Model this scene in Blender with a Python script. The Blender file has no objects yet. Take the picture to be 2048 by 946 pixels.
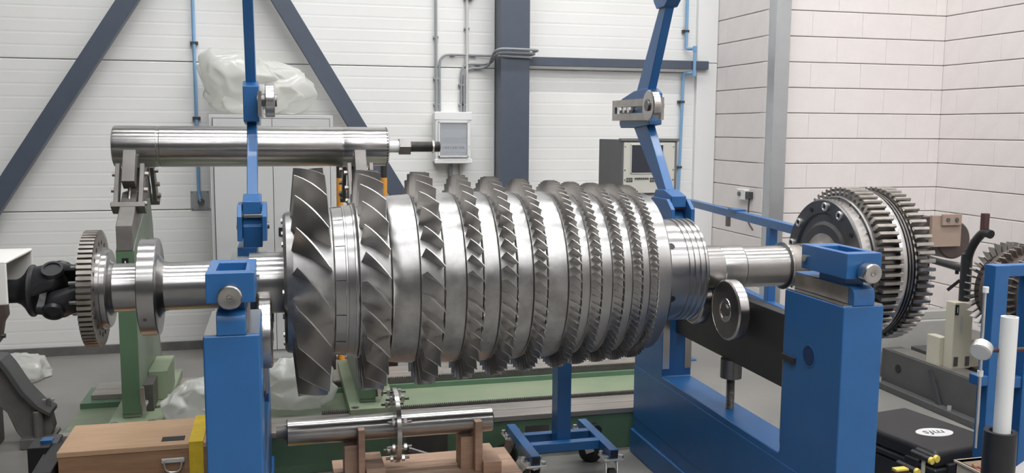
import bpy, bmesh, math, random
from mathutils import Vector, Matrix, noise
PI = math.pi
rnd = random.Random(7)
SC = bpy.context.scene
COL = SC.collection

# ------------------------------------------------------------------ camera
YAW, PITCH, ROLL = math.radians(14.2), math.radians(6.68), math.radians(0.358)
cam_data = bpy.data.cameras.new('camera')
cam_data.sensor_width = 36.0
cam_data.lens = 36.0 * 1850.0 / 2048.0
cam_data.clip_end = 100
cam = bpy.data.objects.new('camera', cam_data)
COL.objects.link(cam)
cam.location = (0, 0, 1.85)
cam.rotation_euler = (Matrix.Rotation(-YAW, 3, 'Z') @ Matrix.Rotation(PI/2 - PITCH, 3, 'X') @ Matrix.Rotation(ROLL, 3, 'Z')).to_euler()
SC.camera = cam

# ------------------------------------------------------------------ world, exposure
world = bpy.data.worlds.new('hall_air')
SC.world = world
world.use_nodes = True
world.node_tree.nodes['Background'].inputs[0].default_value = (0.9, 0.95, 1.0, 1)
world.node_tree.nodes['Background'].inputs[1].default_value = 0.3
vs = SC.view_settings
vs.view_transform = 'Standard'
vs.look = 'None'
vs.gamma = 1.0
vs.use_curve_mapping = False
vs.exposure = 0.0
LAMP_STRENGTH = 46.0
SC.cycles.max_bounces = 8
SC.cycles.diffuse_bounces = 4
SC.cycles.glossy_bounces = 4
SC.cycles.transmission_bounces = 4
SC.cycles.caustics_reflective = False
SC.cycles.caustics_refractive = False
SC.cycles.sample_clamp_indirect = 6.0

# ------------------------------------------------------------------ materials
M = {}
def mat(name, col, rough=0.5, metal=0.0, var=0.0, vscale=6.0, col2=None, stretch=None,
        bump=0.0, bscale=40.0, rvar=0.0, spec=0.5, coat=0.0, detail=5.0):
    m = bpy.data.materials.new(name)
    m.use_nodes = True
    nt = m.node_tree
    b = nt.nodes['Principled BSDF']
    b.inputs['Base Color'].default_value = (*col, 1)
    b.inputs['Roughness'].default_value = rough
    b.inputs['Metallic'].default_value = metal
    b.inputs['Specular IOR Level'].default_value = spec
    b.inputs['Coat Weight'].default_value = coat
    tc = mp = None
    if var or rvar or bump or col2:
        tc = nt.nodes.new('ShaderNodeTexCoord')
        mp = nt.nodes.new('ShaderNodeMapping')
        nt.links.new(tc.outputs['Object'], mp.inputs['Vector'])
        if stretch: mp.inputs['Scale'].default_value = stretch
    if var or col2 or rvar:
        n = nt.nodes.new('ShaderNodeTexNoise')
        n.inputs['Scale'].default_value = vscale
        n.inputs['Detail'].default_value = detail
        n.inputs['Roughness'].default_value = 0.6
        nt.links.new(mp.outputs['Vector'], n.inputs['Vector'])
        if var or col2:
            r = nt.nodes.new('ShaderNodeValToRGB')
            r.color_ramp.elements[0].position = 0.32
            r.color_ramp.elements[1].position = 0.68
            c2 = col2 if col2 else tuple(min(1, c * (1 + var)) for c in col)
            c1 = col if col2 else tuple(c * (1 - var) for c in col)
            r.color_ramp.elements[0].color = (*c1, 1)
            r.color_ramp.elements[1].color = (*c2, 1)
            nt.links.new(n.outputs['Fac'], r.inputs['Fac'])
            nt.links.new(r.outputs['Color'], b.inputs['Base Color'])
        if rvar:
            mr = nt.nodes.new('ShaderNodeMapRange')
            mr.inputs['From Min'].default_value = 0.3
            mr.inputs['From Max'].default_value = 0.7
            mr.inputs['To Min'].default_value = max(0.02, rough - rvar)
            mr.inputs['To Max'].default_value = rough + rvar
            nt.links.new(n.outputs['Fac'], mr.inputs['Value'])
            nt.links.new(mr.outputs['Result'], b.inputs['Roughness'])
    if bump:
        n2 = nt.nodes.new('ShaderNodeTexNoise')
        n2.inputs['Scale'].default_value = bscale
        n2.inputs['Detail'].default_value = 3
        nt.links.new(mp.outputs['Vector'], n2.inputs['Vector'])
        bp = nt.nodes.new('ShaderNodeBump')
        bp.inputs['Strength'].default_value = bump
        bp.inputs['Distance'].default_value = 0.01
        nt.links.new(n2.outputs['Fac'], bp.inputs['Height'])
        nt.links.new(bp.outputs['Normal'], b.inputs['Normal'])
    M[name] = m
    return m

def brushed_round(name, col, rough, aniso):
    # lathe-turned steel: grooves run round the X axis, so highlights stretch along it
    m = mat(name, col, rough, metal=1, var=0.04, vscale=2, stretch=(6, 1, 1))
    b = m.node_tree.nodes['Principled BSDF']
    t = m.node_tree.nodes.new('ShaderNodeTangent')
    t.direction_type = 'RADIAL'
    t.axis = 'X'
    m.node_tree.links.new(t.outputs['Tangent'], b.inputs['Tangent'])
    b.inputs['Anisotropic'].default_value = aniso
    b.inputs['Anisotropic Rotation'].default_value = 0.25

def emit(name, col, s):
    m = bpy.data.materials.new(name)
    m.use_nodes = True
    b = m.node_tree.nodes['Principled BSDF']
    b.inputs['Base Color'].default_value = (*col, 1)
    b.inputs['Emission Color'].default_value = (*col, 1)
    b.inputs['Emission Strength'].default_value = s
    M[name] = m

mat('wall_white', (0.80, 0.79, 0.765), 0.45, var=0.02, vscale=2.0)
mat('trim_white', (0.78, 0.775, 0.76), 0.4)
mat('block_white', (0.80, 0.745, 0.72), 0.6, var=0.025, vscale=5.0, bump=0.12, bscale=90)
mat('mortar', (0.36, 0.32, 0.29), 0.9)
mat('concrete', (0.235, 0.225, 0.207), 0.5, var=0.16, vscale=1.6, bump=0.06, bscale=60, rvar=0.1)
mat('ceiling_darkened', (0.22, 0.22, 0.22), 0.7, var=0.02)  # unseen ceiling, darkened so lamp streaks stand out on the steel
mat('hall_wall', (0.13, 0.13, 0.13), 0.6, var=0.05)  # unseen walls, darkened to deepen steel reflections and dim the left-facing sides
mat('plinth_dark', (0.13, 0.125, 0.12), 0.7, var=0.2, vscale=8)
mat('plinth_grey', (0.40, 0.385, 0.37), 0.8, var=0.1)
mat('steel_paint', (0.072, 0.088, 0.118), 0.42, var=0.06, vscale=4)
mat('galvanised', (0.50, 0.52, 0.53), 0.38, metal=0.85, var=0.03, vscale=14, rvar=0.03)
mat('blue_paint', (0.021, 0.116, 0.31), 0.36, var=0.06, vscale=5, coat=0.1)
mat('blue_pipe', (0.20, 0.37, 0.58), 0.4)
brushed_round('steel_turned', (0.42, 0.41, 0.40), 0.28, 0.75)
mat('steel_ground', (0.54, 0.525, 0.51), 0.24, metal=1, var=0.02, vscale=3)
mat('steel_drum', (0.36, 0.352, 0.343), 0.34, metal=1, var=0.25, vscale=11, rvar=0.05)
brushed_round('steel_drum_bright', (0.40, 0.392, 0.383), 0.30, 0.5)
mat('steel_blade', (0.64, 0.62, 0.60), 0.30, metal=1, var=0.05, vscale=14)
mat('steel_blade_edge', (0.46, 0.44, 0.42), 0.3, metal=1, var=0.08, vscale=18, rvar=0.07)
mat('steel_dark', (0.20, 0.19, 0.185), 0.38, metal=1, var=0.15, vscale=9, rvar=0.08)
mat('steel_gear', (0.34, 0.31, 0.28), 0.42, metal=1, var=0.18, vscale=12, rvar=0.1)
mat('steel_cast', (0.20, 0.185, 0.172), 0.5, metal=0.35, var=0.15, vscale=10)
mat('steel_bolt', (0.75, 0.74, 0.72), 0.32, metal=0.9)
mat('steel_post', (0.42, 0.395, 0.365), 0.33, metal=1, var=0.12, vscale=20)
mat('black_beam', (0.022, 0.021, 0.023), 0.45, var=0.15, vscale=8)
mat('black_iron', (0.02, 0.02, 0.022), 0.4, var=0.2, vscale=9)
mat('black_plastic', (0.018, 0.018, 0.02), 0.5, var=0.1, vscale=20, bump=0.05, bscale=200)
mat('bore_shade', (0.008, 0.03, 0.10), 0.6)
mat('rubber', (0.025, 0.023, 0.022), 0.7)
mat('green_light', (0.20, 0.265, 0.165), 0.45, col2=(0.27, 0.31, 0.205), vscale=3.0)
mat('green_dark', (0.115, 0.205, 0.125), 0.42, var=0.1, vscale=4)
mat('green_grey', (0.17, 0.215, 0.155), 0.45, col2=(0.215, 0.25, 0.19), vscale=2.5)
mat('way_steel', (0.40, 0.365, 0.33), 0.4, metal=0.6, var=0.15, vscale=3, stretch=(1, 8, 8))
mat('rack_dark', (0.10, 0.095, 0.085), 0.55, metal=0.4, var=0.2)
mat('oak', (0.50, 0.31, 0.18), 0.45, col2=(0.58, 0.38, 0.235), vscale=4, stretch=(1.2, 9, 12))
mat('oak_shaded', (0.27, 0.145, 0.078), 0.45, col2=(0.37, 0.21, 0.115), vscale=4, stretch=(1.2, 9, 12))  # same oak as the lid, shade of the upright faces put into the colour
mat('lumber', (0.48, 0.31, 0.215), 0.65, col2=(0.57, 0.39, 0.28), vscale=6, stretch=(1, 7, 7))
mat('yellow_strap', (0.72, 0.50, 0.03), 0.6, var=0.08, vscale=30)
mat('yellow_cap', (0.78, 0.62, 0.12), 0.45)
mat('orange_paint', (0.75, 0.33, 0.05), 0.45)
mat('cabinet_grey', (0.56, 0.565, 0.555), 0.42, var=0.015, vscale=2)
mat('plastic_white', (0.78, 0.78, 0.77), 0.4)
mat('green_mid', (0.105, 0.185, 0.105), 0.45, var=0.08, vscale=4)
mat('drive_white', (0.72, 0.70, 0.66), 0.4, var=0.02)
mat('conduit_grey', (0.30, 0.31, 0.32), 0.5)
mat('conduit_pale', (0.62, 0.61, 0.60), 0.5)
mat('instrument_grey', (0.15, 0.15, 0.15), 0.5, var=0.04)
mat('instrument_panel', (0.60, 0.58, 0.51), 0.5)
mat('screen_glass', (0.028, 0.032, 0.045), 0.12)
mat('key_dark', (0.05, 0.05, 0.055), 0.5)
mat('cream_paint', (0.56, 0.53, 0.42), 0.45, var=0.04, vscale=5)
mat('machine_grey', (0.085, 0.083, 0.082), 0.5, var=0.12, vscale=5)
mat('machine_pale', (0.47, 0.46, 0.43), 0.5, var=0.05, vscale=4)
mat('brown_paint', (0.085, 0.062, 0.055), 0.45, var=0.1)
mat('brown_pale', (0.40, 0.30, 0.24), 0.5, var=0.06)
mat('beige_bin', (0.56, 0.48, 0.38), 0.5)
mat('label_black', (0.012, 0.012, 0.013), 0.5)
mat('label_white', (0.82, 0.82, 0.80), 0.5)
mat('maroon', (0.07, 0.028, 0.03), 0.5)
mat('copper_parts', (0.35, 0.17, 0.11), 0.5, var=0.2)
emit('lamp_glow', (0.97, 0.985, 1.0), LAMP_STRENGTH)

def film_material():
    m = bpy.data.materials.new('plastic_film')
    m.use_nodes = True
    nt = m.node_tree
    b = nt.nodes['Principled BSDF']
    b.inputs['Base Color'].default_value = (0.80, 0.80, 0.76, 1)
    b.inputs['Roughness'].default_value = 0.16
    b.inputs['Specular IOR Level'].default_value = 0.8
    tr = nt.nodes.new('ShaderNodeBsdfTranslucent')
    tr.inputs['Color'].default_value = (0.85, 0.85, 0.80, 1)
    mx = nt.nodes.new('ShaderNodeMixShader')
    mx.inputs[0].default_value = 0.35
    tp = nt.nodes.new('ShaderNodeBsdfTransparent')
    mx2 = nt.nodes.new('ShaderNodeMixShader')
    mx2.inputs[0].default_value = 0.24
    out = nt.nodes['Material Output']
    nt.links.new(b.outputs[0], mx.inputs[1])
    nt.links.new(tr.outputs[0], mx.inputs[2])
    nt.links.new(mx.outputs[0], mx2.inputs[1])
    nt.links.new(tp.outputs[0], mx2.inputs[2])
    nt.links.new(mx2.outputs[0], out.inputs['Surface'])
    M['plastic_film'] = m
film_material()

def clear_material():
    m = bpy.data.materials.new('clear_window')
    m.use_nodes = True
    nt = m.node_tree
    b = nt.nodes['Principled BSDF']
    b.inputs['Base Color'].default_value = (0.8, 0.82, 0.84, 1)
    b.inputs['Roughness'].default_value = 0.08
    tp = nt.nodes.new('ShaderNodeBsdfTransparent')
    tp.inputs['Color'].default_value = (0.80, 0.81, 0.83, 1)
    mx = nt.nodes.new('ShaderNodeMixShader')
    mx.inputs[0].default_value = 0.75
    nt.links.new(b.outputs[0], mx.inputs[1])
    nt.links.new(tp.outputs[0], mx.inputs[2])
    nt.links.new(mx.outputs[0], nt.nodes['Material Output'].inputs['Surface'])
    M['clear_window'] = m
clear_material()

# ------------------------------------------------------------------ mesh helpers
WO = {}   # origin of each object built here, before its group is scaled
FIT_SCALE = 1.0   # each group scaled about the floor point below the camera to fit image pixels

class MB:
    def __init__(s): s.v, s.f = [], []
    def add(s, vs_, fs):
        o = len(s.v)
        s.v += [Vector(p) for p in vs_]
        s.f += [tuple(i + o for i in f) for f in fs]
        return s
    def box(s, x0, x1, y0, y1, z0, z1):
        return s.add([(x0,y0,z0),(x1,y0,z0),(x1,y1,z0),(x0,y1,z0),(x0,y0,z1),(x1,y0,z1),(x1,y1,z1),(x0,y1,z1)],
                     [(0,3,2,1),(4,5,6,7),(0,1,5,4),(1,2,6,5),(2,3,7,6),(3,0,4,7)])
    def obox(s, c, size, rot):
        m = rot if isinstance(rot, Matrix) else Matrix.Rotation(rot, 3, 'Z')
        a, b, d = (q / 2 for q in size)
        c = Vector(c)
        pts = [c + m @ Vector(p) for p in [(-a,-b,-d),(a,-b,-d),(a,b,-d),(-a,b,-d),(-a,-b,d),(a,-b,d),(a,b,d),(-a,b,d)]]
        return s.add(pts, [(0,3,2,1),(4,5,6,7),(0,1,5,4),(1,2,6,5),(2,3,7,6),(3,0,4,7)])
    def bar(s, p0, p1, w, h, up=(0, 0, 1)):
        p0, p1 = Vector(p0), Vector(p1)
        d = (p1 - p0).normalized()
        u = Vector(up)
        r = d.cross(u).normalized()
        u = r.cross(d).normalized()
        pts = []
        for p in (p0, p1):
            for a, b in ((-1,-1),(1,-1),(1,1),(-1,1)):
                pts.append(p + r * (a * w / 2) + u * (b * h / 2))
        return s.add(pts, [(0,1,2,3),(7,6,5,4),(0,4,5,1),(1,5,6,2),(2,6,7,3),(3,7,4,0)])
    def rings(s, rows, cap0=True, cap1=True, close=False):
        n = len(rows[0])
        o = len(s.v)
        for r in rows: s.v += [Vector(p) for p in r]
        k = len(rows)
        for i in range(k if close else k - 1):
            i2 = (i + 1) % k
            for j in range(n):
                s.f.append((o+i*n+j, o+i*n+(j+1)%n, o+i2*n+(j+1)%n, o+i2*n+j))
        if not close:
            if cap0: s.f.append(tuple(o + j for j in range(n))[::-1])
            if cap1: s.f.append(tuple(o + (k-1)*n + j for j in range(n)))
        return s
    def cyl(s, p0, p1, r0, r1=None, n=24, cap=True):
        r1 = r0 if r1 is None else r1
        p0, p1 = Vector(p0), Vector(p1)
        d = (p1 - p0).normalized()
        a = Vector((0, 0, 1)) if abs(d.z) < 0.9 else Vector((1, 0, 0))
        u = d.cross(a).normalized()
        w = d.cross(u)
        rows = []
        for p, r in ((p0, r0), (p1, r1)):
            rows.append([p + (u * math.cos(2*PI*j/n) + w * math.sin(2*PI*j/n)) * r for j in range(n)])
        return s.rings(rows, cap, cap)
    def lathe(s, prof, c, axis='X', n=64, close=False, cap=True):
        c = Vector(c)
        rows = []
        for a, r in prof:
            row = []
            for j in range(n):
                t = 2 * PI * j / n
                if axis == 'X': q = Vector((a, -r*math.cos(t), r*math.sin(t)))
                elif axis == 'Y': q = Vector((r*math.cos(t), a, r*math.sin(t)))
                else: q = Vector((r*math.cos(t), r*math.sin(t), a))
                row.append(c + q)
            rows.append(row)
        return s.rings(rows, cap, cap, close)
    def prism(s, poly, axis, a0, a1):
        n = len(poly)
        pts = []
        for a in (a0, a1):
            for p, q in poly:
                pts.append((a, p, q) if axis == 'X' else (p, a, q) if axis == 'Y' else (p, q, a))
        return s.add(pts, [tuple(range(n))[::-1], tuple(range(n, 2*n))] + [(j, (j+1)%n, n+(j+1)%n, n+j) for j in range(n)])
    def tube(s, pts, r, n=10, bend=0.0):
        pts = [Vector(p) for p in pts]
        if bend:
            q = [pts[0]]
            for i in range(1, len(pts)-1):
                a, b, c = pts[i-1], pts[i], pts[i+1]
                ba, bc = (a-b), (c-b)
                k = min(bend, ba.length*.45, bc.length*.45)
                s0, s1 = b + ba.normalized()*k, b + bc.normalized()*k
                for t in (0, .25, .5, .75, 1): q.append((1-t)**2*s0 + 2*t*(1-t)*b + t*t*s1)
            q.append(pts[-1])
            pts = q
        rows = []
        u = None
        for i, p in enumerate(pts):
            d = (pts[min(i+1, len(pts)-1)] - pts[max(i-1, 0)]).normalized()
            if u is None:
                a = Vector((0, 0, 1)) if abs(d.z) < .9 else Vector((1, 0, 0))
                u = d.cross(a).normalized()
            else:
                u = (u - d * u.dot(d)).normalized()
            w = d.cross(u)
            rows.append([p + (u*math.cos(2*PI*j/n) + w*math.sin(2*PI*j/n))*r for j in range(n)])
        return s.rings(rows)
    def sphere(s, c, r, n=16, m=10, sc=(1, 1, 1)):
        rows = []
        for i in range(1, m):
            a = PI * i / m
            rows.append([Vector(c) + Vector((r*sc[0]*math.sin(a)*math.cos(2*PI*j/n), r*sc[1]*math.sin(a)*math.sin(2*PI*j/n), -r*sc[2]*math.cos(a))) for j in range(n)])
        return s.rings(rows)
    def hexa(s, p0, p1, r): return s.cyl(p0, p1, r, n=6)
    def mesh(s, name, material, origin=(0, 0, 0), smooth=None):
        o = Vector(origin)
        me = bpy.data.meshes.new(name)
        me.from_pydata([tuple((p - o) * FIT_SCALE) for p in s.v], [], s.f)
        bm = bmesh.new(); bm.from_mesh(me)
        bmesh.ops.recalc_face_normals(bm, faces=bm.faces)
        bm.to_mesh(me); bm.free()
        me.materials.append(M[material])
        if smooth:
            me.polygons.foreach_set('use_smooth', [True] * len(me.polygons))
            me.set_sharp_from_angle(angle=math.radians(smooth))
        me.update()
        return me
    def build(s, name, material, parent=None, origin=None, smooth=None, bevel=0, seg=2):
        if origin is None:
            if parent is not None: origin = WO[parent.name]
            else:
                xs = [p.x for p in s.v]; ys = [p.y for p in s.v]; zs = [p.z for p in s.v]
                origin = ((min(xs)+max(xs))/2, (min(ys)+max(ys))/2, min(zs))
        me = s.mesh(name, material, origin, smooth)
        o = link(name, me, parent, origin)
        if bevel: add_bevel(o, bevel, seg)
        return o

def add_bevel(o, w, seg=2):
    b = o.modifiers.new('bevel', 'BEVEL')
    b.width = w; b.segments = seg; b.limit_method = 'ANGLE'; b.angle_limit = math.radians(40)
    b.harden_normals = True
    o.data.polygons.foreach_set('use_smooth', [True] * len(o.data.polygons))
    o.data.set_sharp_from_angle(angle=math.radians(35))

def link(name, data, parent, origin):
    o = bpy.data.objects.new(name, data)
    COL.objects.link(o)
    origin = Vector(origin)
    if parent is not None:
        o.parent = parent
        o.location = (origin - WO[parent.name]) * FIT_SCALE
    else:
        o.location = origin * FIT_SCALE
    WO[o.name] = origin.copy()
    return o

def tag(o, label, cat, group=None, kind=None):
    o['label'] = label
    o['category'] = cat
    if group: o['group'] = group
    if kind: o['kind'] = kind
    return o
def thing(name, loc, label, cat, group=None):
    o = link(name, None, None, loc)
    o.empty_display_size = 0.1
    return tag(o, label, cat, group)
def struct(o, label=None):
    o['kind'] = 'structure'
    if label: o['label'] = label
    return o
def B(*a): return MB().box(*a)

def text_part(name, body, size, material, parent, loc, rot, ext=0.0008, shear=0.0):
    cu = bpy.data.curves.new(name, 'FONT')
    cu.body = body; cu.size = size * FIT_SCALE; cu.extrude = ext; cu.align_x = 'CENTER'; cu.align_y = 'CENTER'; cu.shear = shear
    tmp = bpy.data.objects.new(name, cu)
    COL.objects.link(tmp)
    dg = bpy.context.evaluated_depsgraph_get()
    dg.update()
    me = bpy.data.meshes.new_from_object(tmp.evaluated_get(dg))
    bpy.data.objects.remove(tmp)
    me.materials.clear(); me.materials.append(M[material])
    o = link(name, me, parent, loc)
    o.rotation_euler = rot
    return o

# ------------------------------------------------------------------ hall shell
HX0, HX1, HY0, HY1, HZ = -9.0, 5.665, -9.0, 8.0, 7.0
WB = 8.0          # back wall plane
RX = 3.965        # return wall plane (faces -X)
BY = 7.04         # block wall plane (faces the camera)
struct(B(HX0-.3, HX1+.4, HY0-.3, HY1+.3, -.2, 0).build('floor', 'concrete'), 'worn grey concrete workshop floor')
struct(B(HX0-.3, HX1+.4, HY0-.3, HY1+.3, HZ, HZ+.2).build('ceiling', 'ceiling_darkened'), 'unseen workshop ceiling, darkened for the steel reflections')
struct(B(HX0-.3, HX0, HY0, HY1, 0, HZ).build('wall_left', 'hall_wall'), 'plain unseen side wall of the hall, kept dark')
struct(B(HX0-.3, HX1+.4, HY0-.3, HY0, 0, HZ).build('wall_front', 'hall_wall'), 'plain unseen wall behind the viewer, kept dark')

# sandwich panel wall: each panel its own piece with shallow horizontal beads
wb = struct(B(HX0, RX+.3, WB+.05, WB+.3, 0, HZ).build('wall_back', 'wall_white'), 'white sandwich panel wall with fine horizontal ribs')
def panel_mesh(z0, z1, x0, x1):
    prof = [(WB+.05, z0), (WB+.006, z0), (WB, z0+.006)]
    z = z0 + .1
    while z < z1 - .06:
        prof += [(WB, z-.011), (WB+.0009, z-.004), (WB+.0009, z+.004), (WB, z+.011)]
        z += .1
    prof += [(WB, z1-.006), (WB+.006, z1), (WB+.05, z1)]
    return MB().prism(prof, 'X', x0, x1)
zj = [0.0, 1.168, 2.366, 3.56, 4.76, 5.96, 7.0]
for i in range(6):
    panel_mesh(zj[i]+.003, zj[i+1]-.003, HX0, 3.80).build('wall_panel', 'wall_white', wb)
struct(B(HX0, 3.76, WB-.03, WB, 0, .07).build('baseboard_back', 'plinth_dark'), 'dark plinth strip along the foot of the white wall')  # plinth strip in a mottled dark tone
t = struct(MB().box(3.76, 3.96, WB-.045, WB, 0, 2.455).box(3.76, 3.96, WB-.045, WB, 2.46, HZ).build('trim_1', 'trim_white', bevel=.003), 'white corner flashing beside the block wall')

# block walls: every block a piece on a mortar backing
COURSE = 0.212
Z0 = 1.567 - 7 * COURSE
BLK = 0.476
wr = struct(MB().box(HX1+.012, HX1+.4, HY0, BY+.2, 0, HZ).build('wall_right', 'mortar'), 'white painted block wall on the right')
wc = struct(MB().box(RX+.012, HX1+.4, BY+.012, WB+.3, 0, HZ).build('wall_corner', 'mortar'), 'white painted block wall standing out beside the galvanised post')
block_cache = {}
def block(parent, kind, a, z, w, h, dx):
    key = (kind, round(w, 3), round(h, 3))
    if key not in block_cache:
        hw, hh, g = w/2 - .0006, h/2 - .0035, .004
        mb = MB()
        def P(u, v, d): return (u, d, v) if kind == 'Y' else (d, -u, v)
        o = [P(-hw, -hh, .02), P(hw, -hh, .02), P(hw, hh, .02), P(-hw, hh, .02)]
        m_ = [P(-hw, -hh, g), P(hw, -hh, g), P(hw, hh, g), P(-hw, hh, g)]
        i_ = [P(-hw+g*.2, -hh+g, 0), P(hw-g*.2, -hh+g, 0), P(hw-g*.2, hh-g, 0), P(-hw+g*.2, hh-g, 0)]
        mb.rings([o, m_, i_])
        block_cache[key] = mb.mesh('block', 'block_white')
    loc = (a, BY, z) if kind == 'Y' else (dx, a, z)
    link('block', block_cache[key], parent, loc)
def course(parent, kind, lo, hi, z, h, off, dx=0):
    p = lo - off
    while p < hi - .01:
        a, b = max(p, lo), min(p + BLK, hi)
        if b - a > .012: block(parent, kind, (a+b)/2, z, b-a, h, dx)
        p += BLK
NC = 17
for k in range(NC):
    zb = Z0 + COURSE * k
    z0, z1 = max(0, zb), zb + COURSE
    zc, h = (z0+z1)/2, z1-z0
    course(wc, 'Y', 4.05, HX1, zc, h, .235*(k % 2) + .16)
    course(wc, 'X', BY+.02, WB, zc, h, .235*((k+1) % 2), RX)
    course(wr, 'X', 3.4, BY, zc, h, .235*(k % 2) + .12, HX1)
ztop = Z0 + COURSE*NC
# plain upper courses and the stretch beside the viewer, beyond what can be told apart
MB().box(4.05, HX1, BY, BY+.012, ztop+.003, HZ).box(RX, RX+.012, BY+.02, WB, ztop+.003, HZ).build('upper_courses', 'block_white', wc)
MB().box(HX1, HX1+.012, 3.4, BY, ztop+.003, HZ).box(HX1, HX1+.012, HY0, 3.397, 0, HZ).build('upper_courses', 'block_white', wr)
struct(B(HX1-.05, HX1, 0, BY, 0, .2).build('baseboard_right', 'plinth_grey', bevel=.004), 'grey plinth along the foot of the block wall')

# galvanised post at the block corner, a folded channel
gp = struct(MB().prism([(3.975,6.95),(4.11,6.95),(4.11,7.04),(4.10,7.04),(4.10,6.96),(3.985,6.96),(3.985,7.15),(4.0,7.15),(4.0,7.16),(3.975,7.16)], 'Z', 0, HZ)
            .build('galvanised_post', 'galvanised', bevel=.002), 'tall galvanised steel post at the block wall corner')

# painted building steel
struct(MB().box(1.855, 2.107, 7.75, 7.765, 0, HZ).box(1.86, 1.875, 7.765, 7.985, 0, HZ).box(2.087, 2.102, 7.765, 7.985, 0, HZ).box(1.855, 2.107, 7.975, 7.995, 0, HZ)
       .build('steel_column', 'steel_paint'), 'dark grey steel building column against the white wall')
struct(MB().box(2.107, 3.85, 7.9, 7.955, 2.395, 2.47).build('steel_beam', 'steel_paint', bevel=.003), 'dark grey horizontal steel rail beside the column')
def brace(p0, p1, label):
    p0, p1 = Vector(p0), Vector(p1)
    struct(MB().bar(p0, p1, .10, .135, (0, -1, 0) if False else (p1-p0).cross(Vector((0, 1, 0)))).build('steel_brace', 'steel_paint', bevel=.004), label)
d = Vector((1.0, 0, 1.545))
c0 = Vector((-1.10, 7.83, 2.81))
brace(c0 + d*1.6, c0 - d*1.81, 'dark grey diagonal steel brace rising to the right at the left of the photo')
d2 = Vector((.922, 0, -1.553))
c1 = Vector((.05, 7.83, 2.86))
brace(c1 - d2*1.5, c1 + d2*1.83, 'dark grey diagonal steel brace running down towards the grey column')

# ceiling lamps: long linear fixtures in rows
n_l = 0
for yi, y in enumerate((-6.6, -3.8, -1.2, 1.3, 3.7, 6.0)):
    for xi, x in enumerate((0.1, 3.6)):
        t = thing('ceiling_lamp', (x, y, 6.6), 'long white linear ceiling lamp in the row along the hall roof', 'lamp', 'linear lamps under the roof')
        MB().prism([(y-.11, 6.64), (y-.07, 6.72), (y+.07, 6.72), (y+.11, 6.64), (y+.11, 6.62), (y-.11, 6.62)], 'X', x-1.7, x+1.7).build('housing', 'plastic_white', t)
        B(x-1.68, x+1.68, y-.1, y+.1, 6.605, 6.62).build('diffuser', 'lamp_glow', t)
        MB().cyl((x-1.2, y, 6.72), (x-1.2, y, 7.0), .006, n=8).build('hanger', 'galvanised', t)
        MB().cyl((x+1.2, y, 6.72), (x+1.2, y, 7.0), .006, n=8).build('hanger', 'galvanised', t)

# ------------------------------------------------------------------ compressor and turbine rotor
FIT_SCALE = 1.077
AX, AZ = 3.6, 1.127          # rotor axis: Y and Z (the axis runs along X)
rotor = thing('turbine_rotor', (1.0, AX, AZ-.435), 'large steel gas turbine rotor with eleven rows of compressor blades on blue pedestals', 'rotor')
AXC = (0, AX, AZ)
def rl(name, prof, material, n=96, parent=rotor, smooth=30, **k):
    return MB().lathe(prof, AXC, 'X', n, **k).build(name, material, parent, smooth=smooth)

# toothed coupling wheel at the drive end
def gear():
    nt_, ri, ro, x0, x1 = 64, .198, .214, -.681, -.633
    mb = MB()
    pts = []
    for k in range(nt_):
        for fr, r in ((0, ri), (.08, ro), (.68, ro), (.76, ri)):
            a = 2*PI*(k+fr)/nt_
            pts.append((AX - r*math.cos(a), AZ + r*math.sin(a)))
    n = len(pts)
    inner = [(AX - .1*math.cos(2*PI*j/n), AZ + .1*math.sin(2*PI*j/n)) for j in range(n)]
    rows = [[(x, p, q) for p, q in pp] for x, pp in ((x0, inner), (x0, pts), (x1, pts), (x1, inner))]
    mb.rings(rows, close=True)
    return mb.build('toothed_wheel', 'steel_gear', rotor)
gw = gear()
for k in range(20):
    a = 2*PI*(k+.5)/20
    MB().cyl((-.634, AX-.168*math.cos(a), AZ+.168*math.sin(a)), (-.6318, AX-.168*math.cos(a), AZ+.168*math.sin(a)), .0085, n=10).build('wheel_hole', 'label_black', gw)
rl('coupling_flange', [(-.633,.02),(-.633,.150),(-.622,.150),(-.620,.143),(-.604,.143),(-.600,.139),(-.599,.104),(-.588,.094),(-.57,.02)], 'steel_turned')
rl('drive_shaft', [(-.60,.03),(-.60,.094),(-.585,.0895),(-.50,.0895),(-.42,.094),(-.40,.0895),(-.16,.0895),(-.155,.1035),(-.114,.1035),(-.112,.1165),(.03,.1165),(.035,.115),(.06,.03)], 'steel_turned')
rl('thrust_collar', [(-.496,.09),(-.496,.176),(-.493,.1795),(-.437,.1795),(-.434,.176),(-.434,.12),(-.42,.098),(-.41,.09)], 'steel_turned')
for k in range(3):
    a = -.55 + k*2.1
    MB().cyl((-.47, AX-.1785*math.cos(a), AZ+.1785*math.sin(a)), (-.47, AX-.1802*math.cos(a), AZ+.1802*math.sin(a)), .007, n=12).build('balance_hole', 'steel_dark', rotor)
rl('front_cover', [(.012,.05),(.012,.255),(.022,.268),(.045,.272),(.05,.05)], 'steel_drum')
for k in range(8):
    a = 2*PI*k/8
    MB().hexa((.006, AX-.235*math.cos(a), AZ+.235*math.sin(a)), (.014, AX-.235*math.cos(a), AZ+.235*math.sin(a)), .012).build('cover_bolt', 'steel_drum', rotor)

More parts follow.
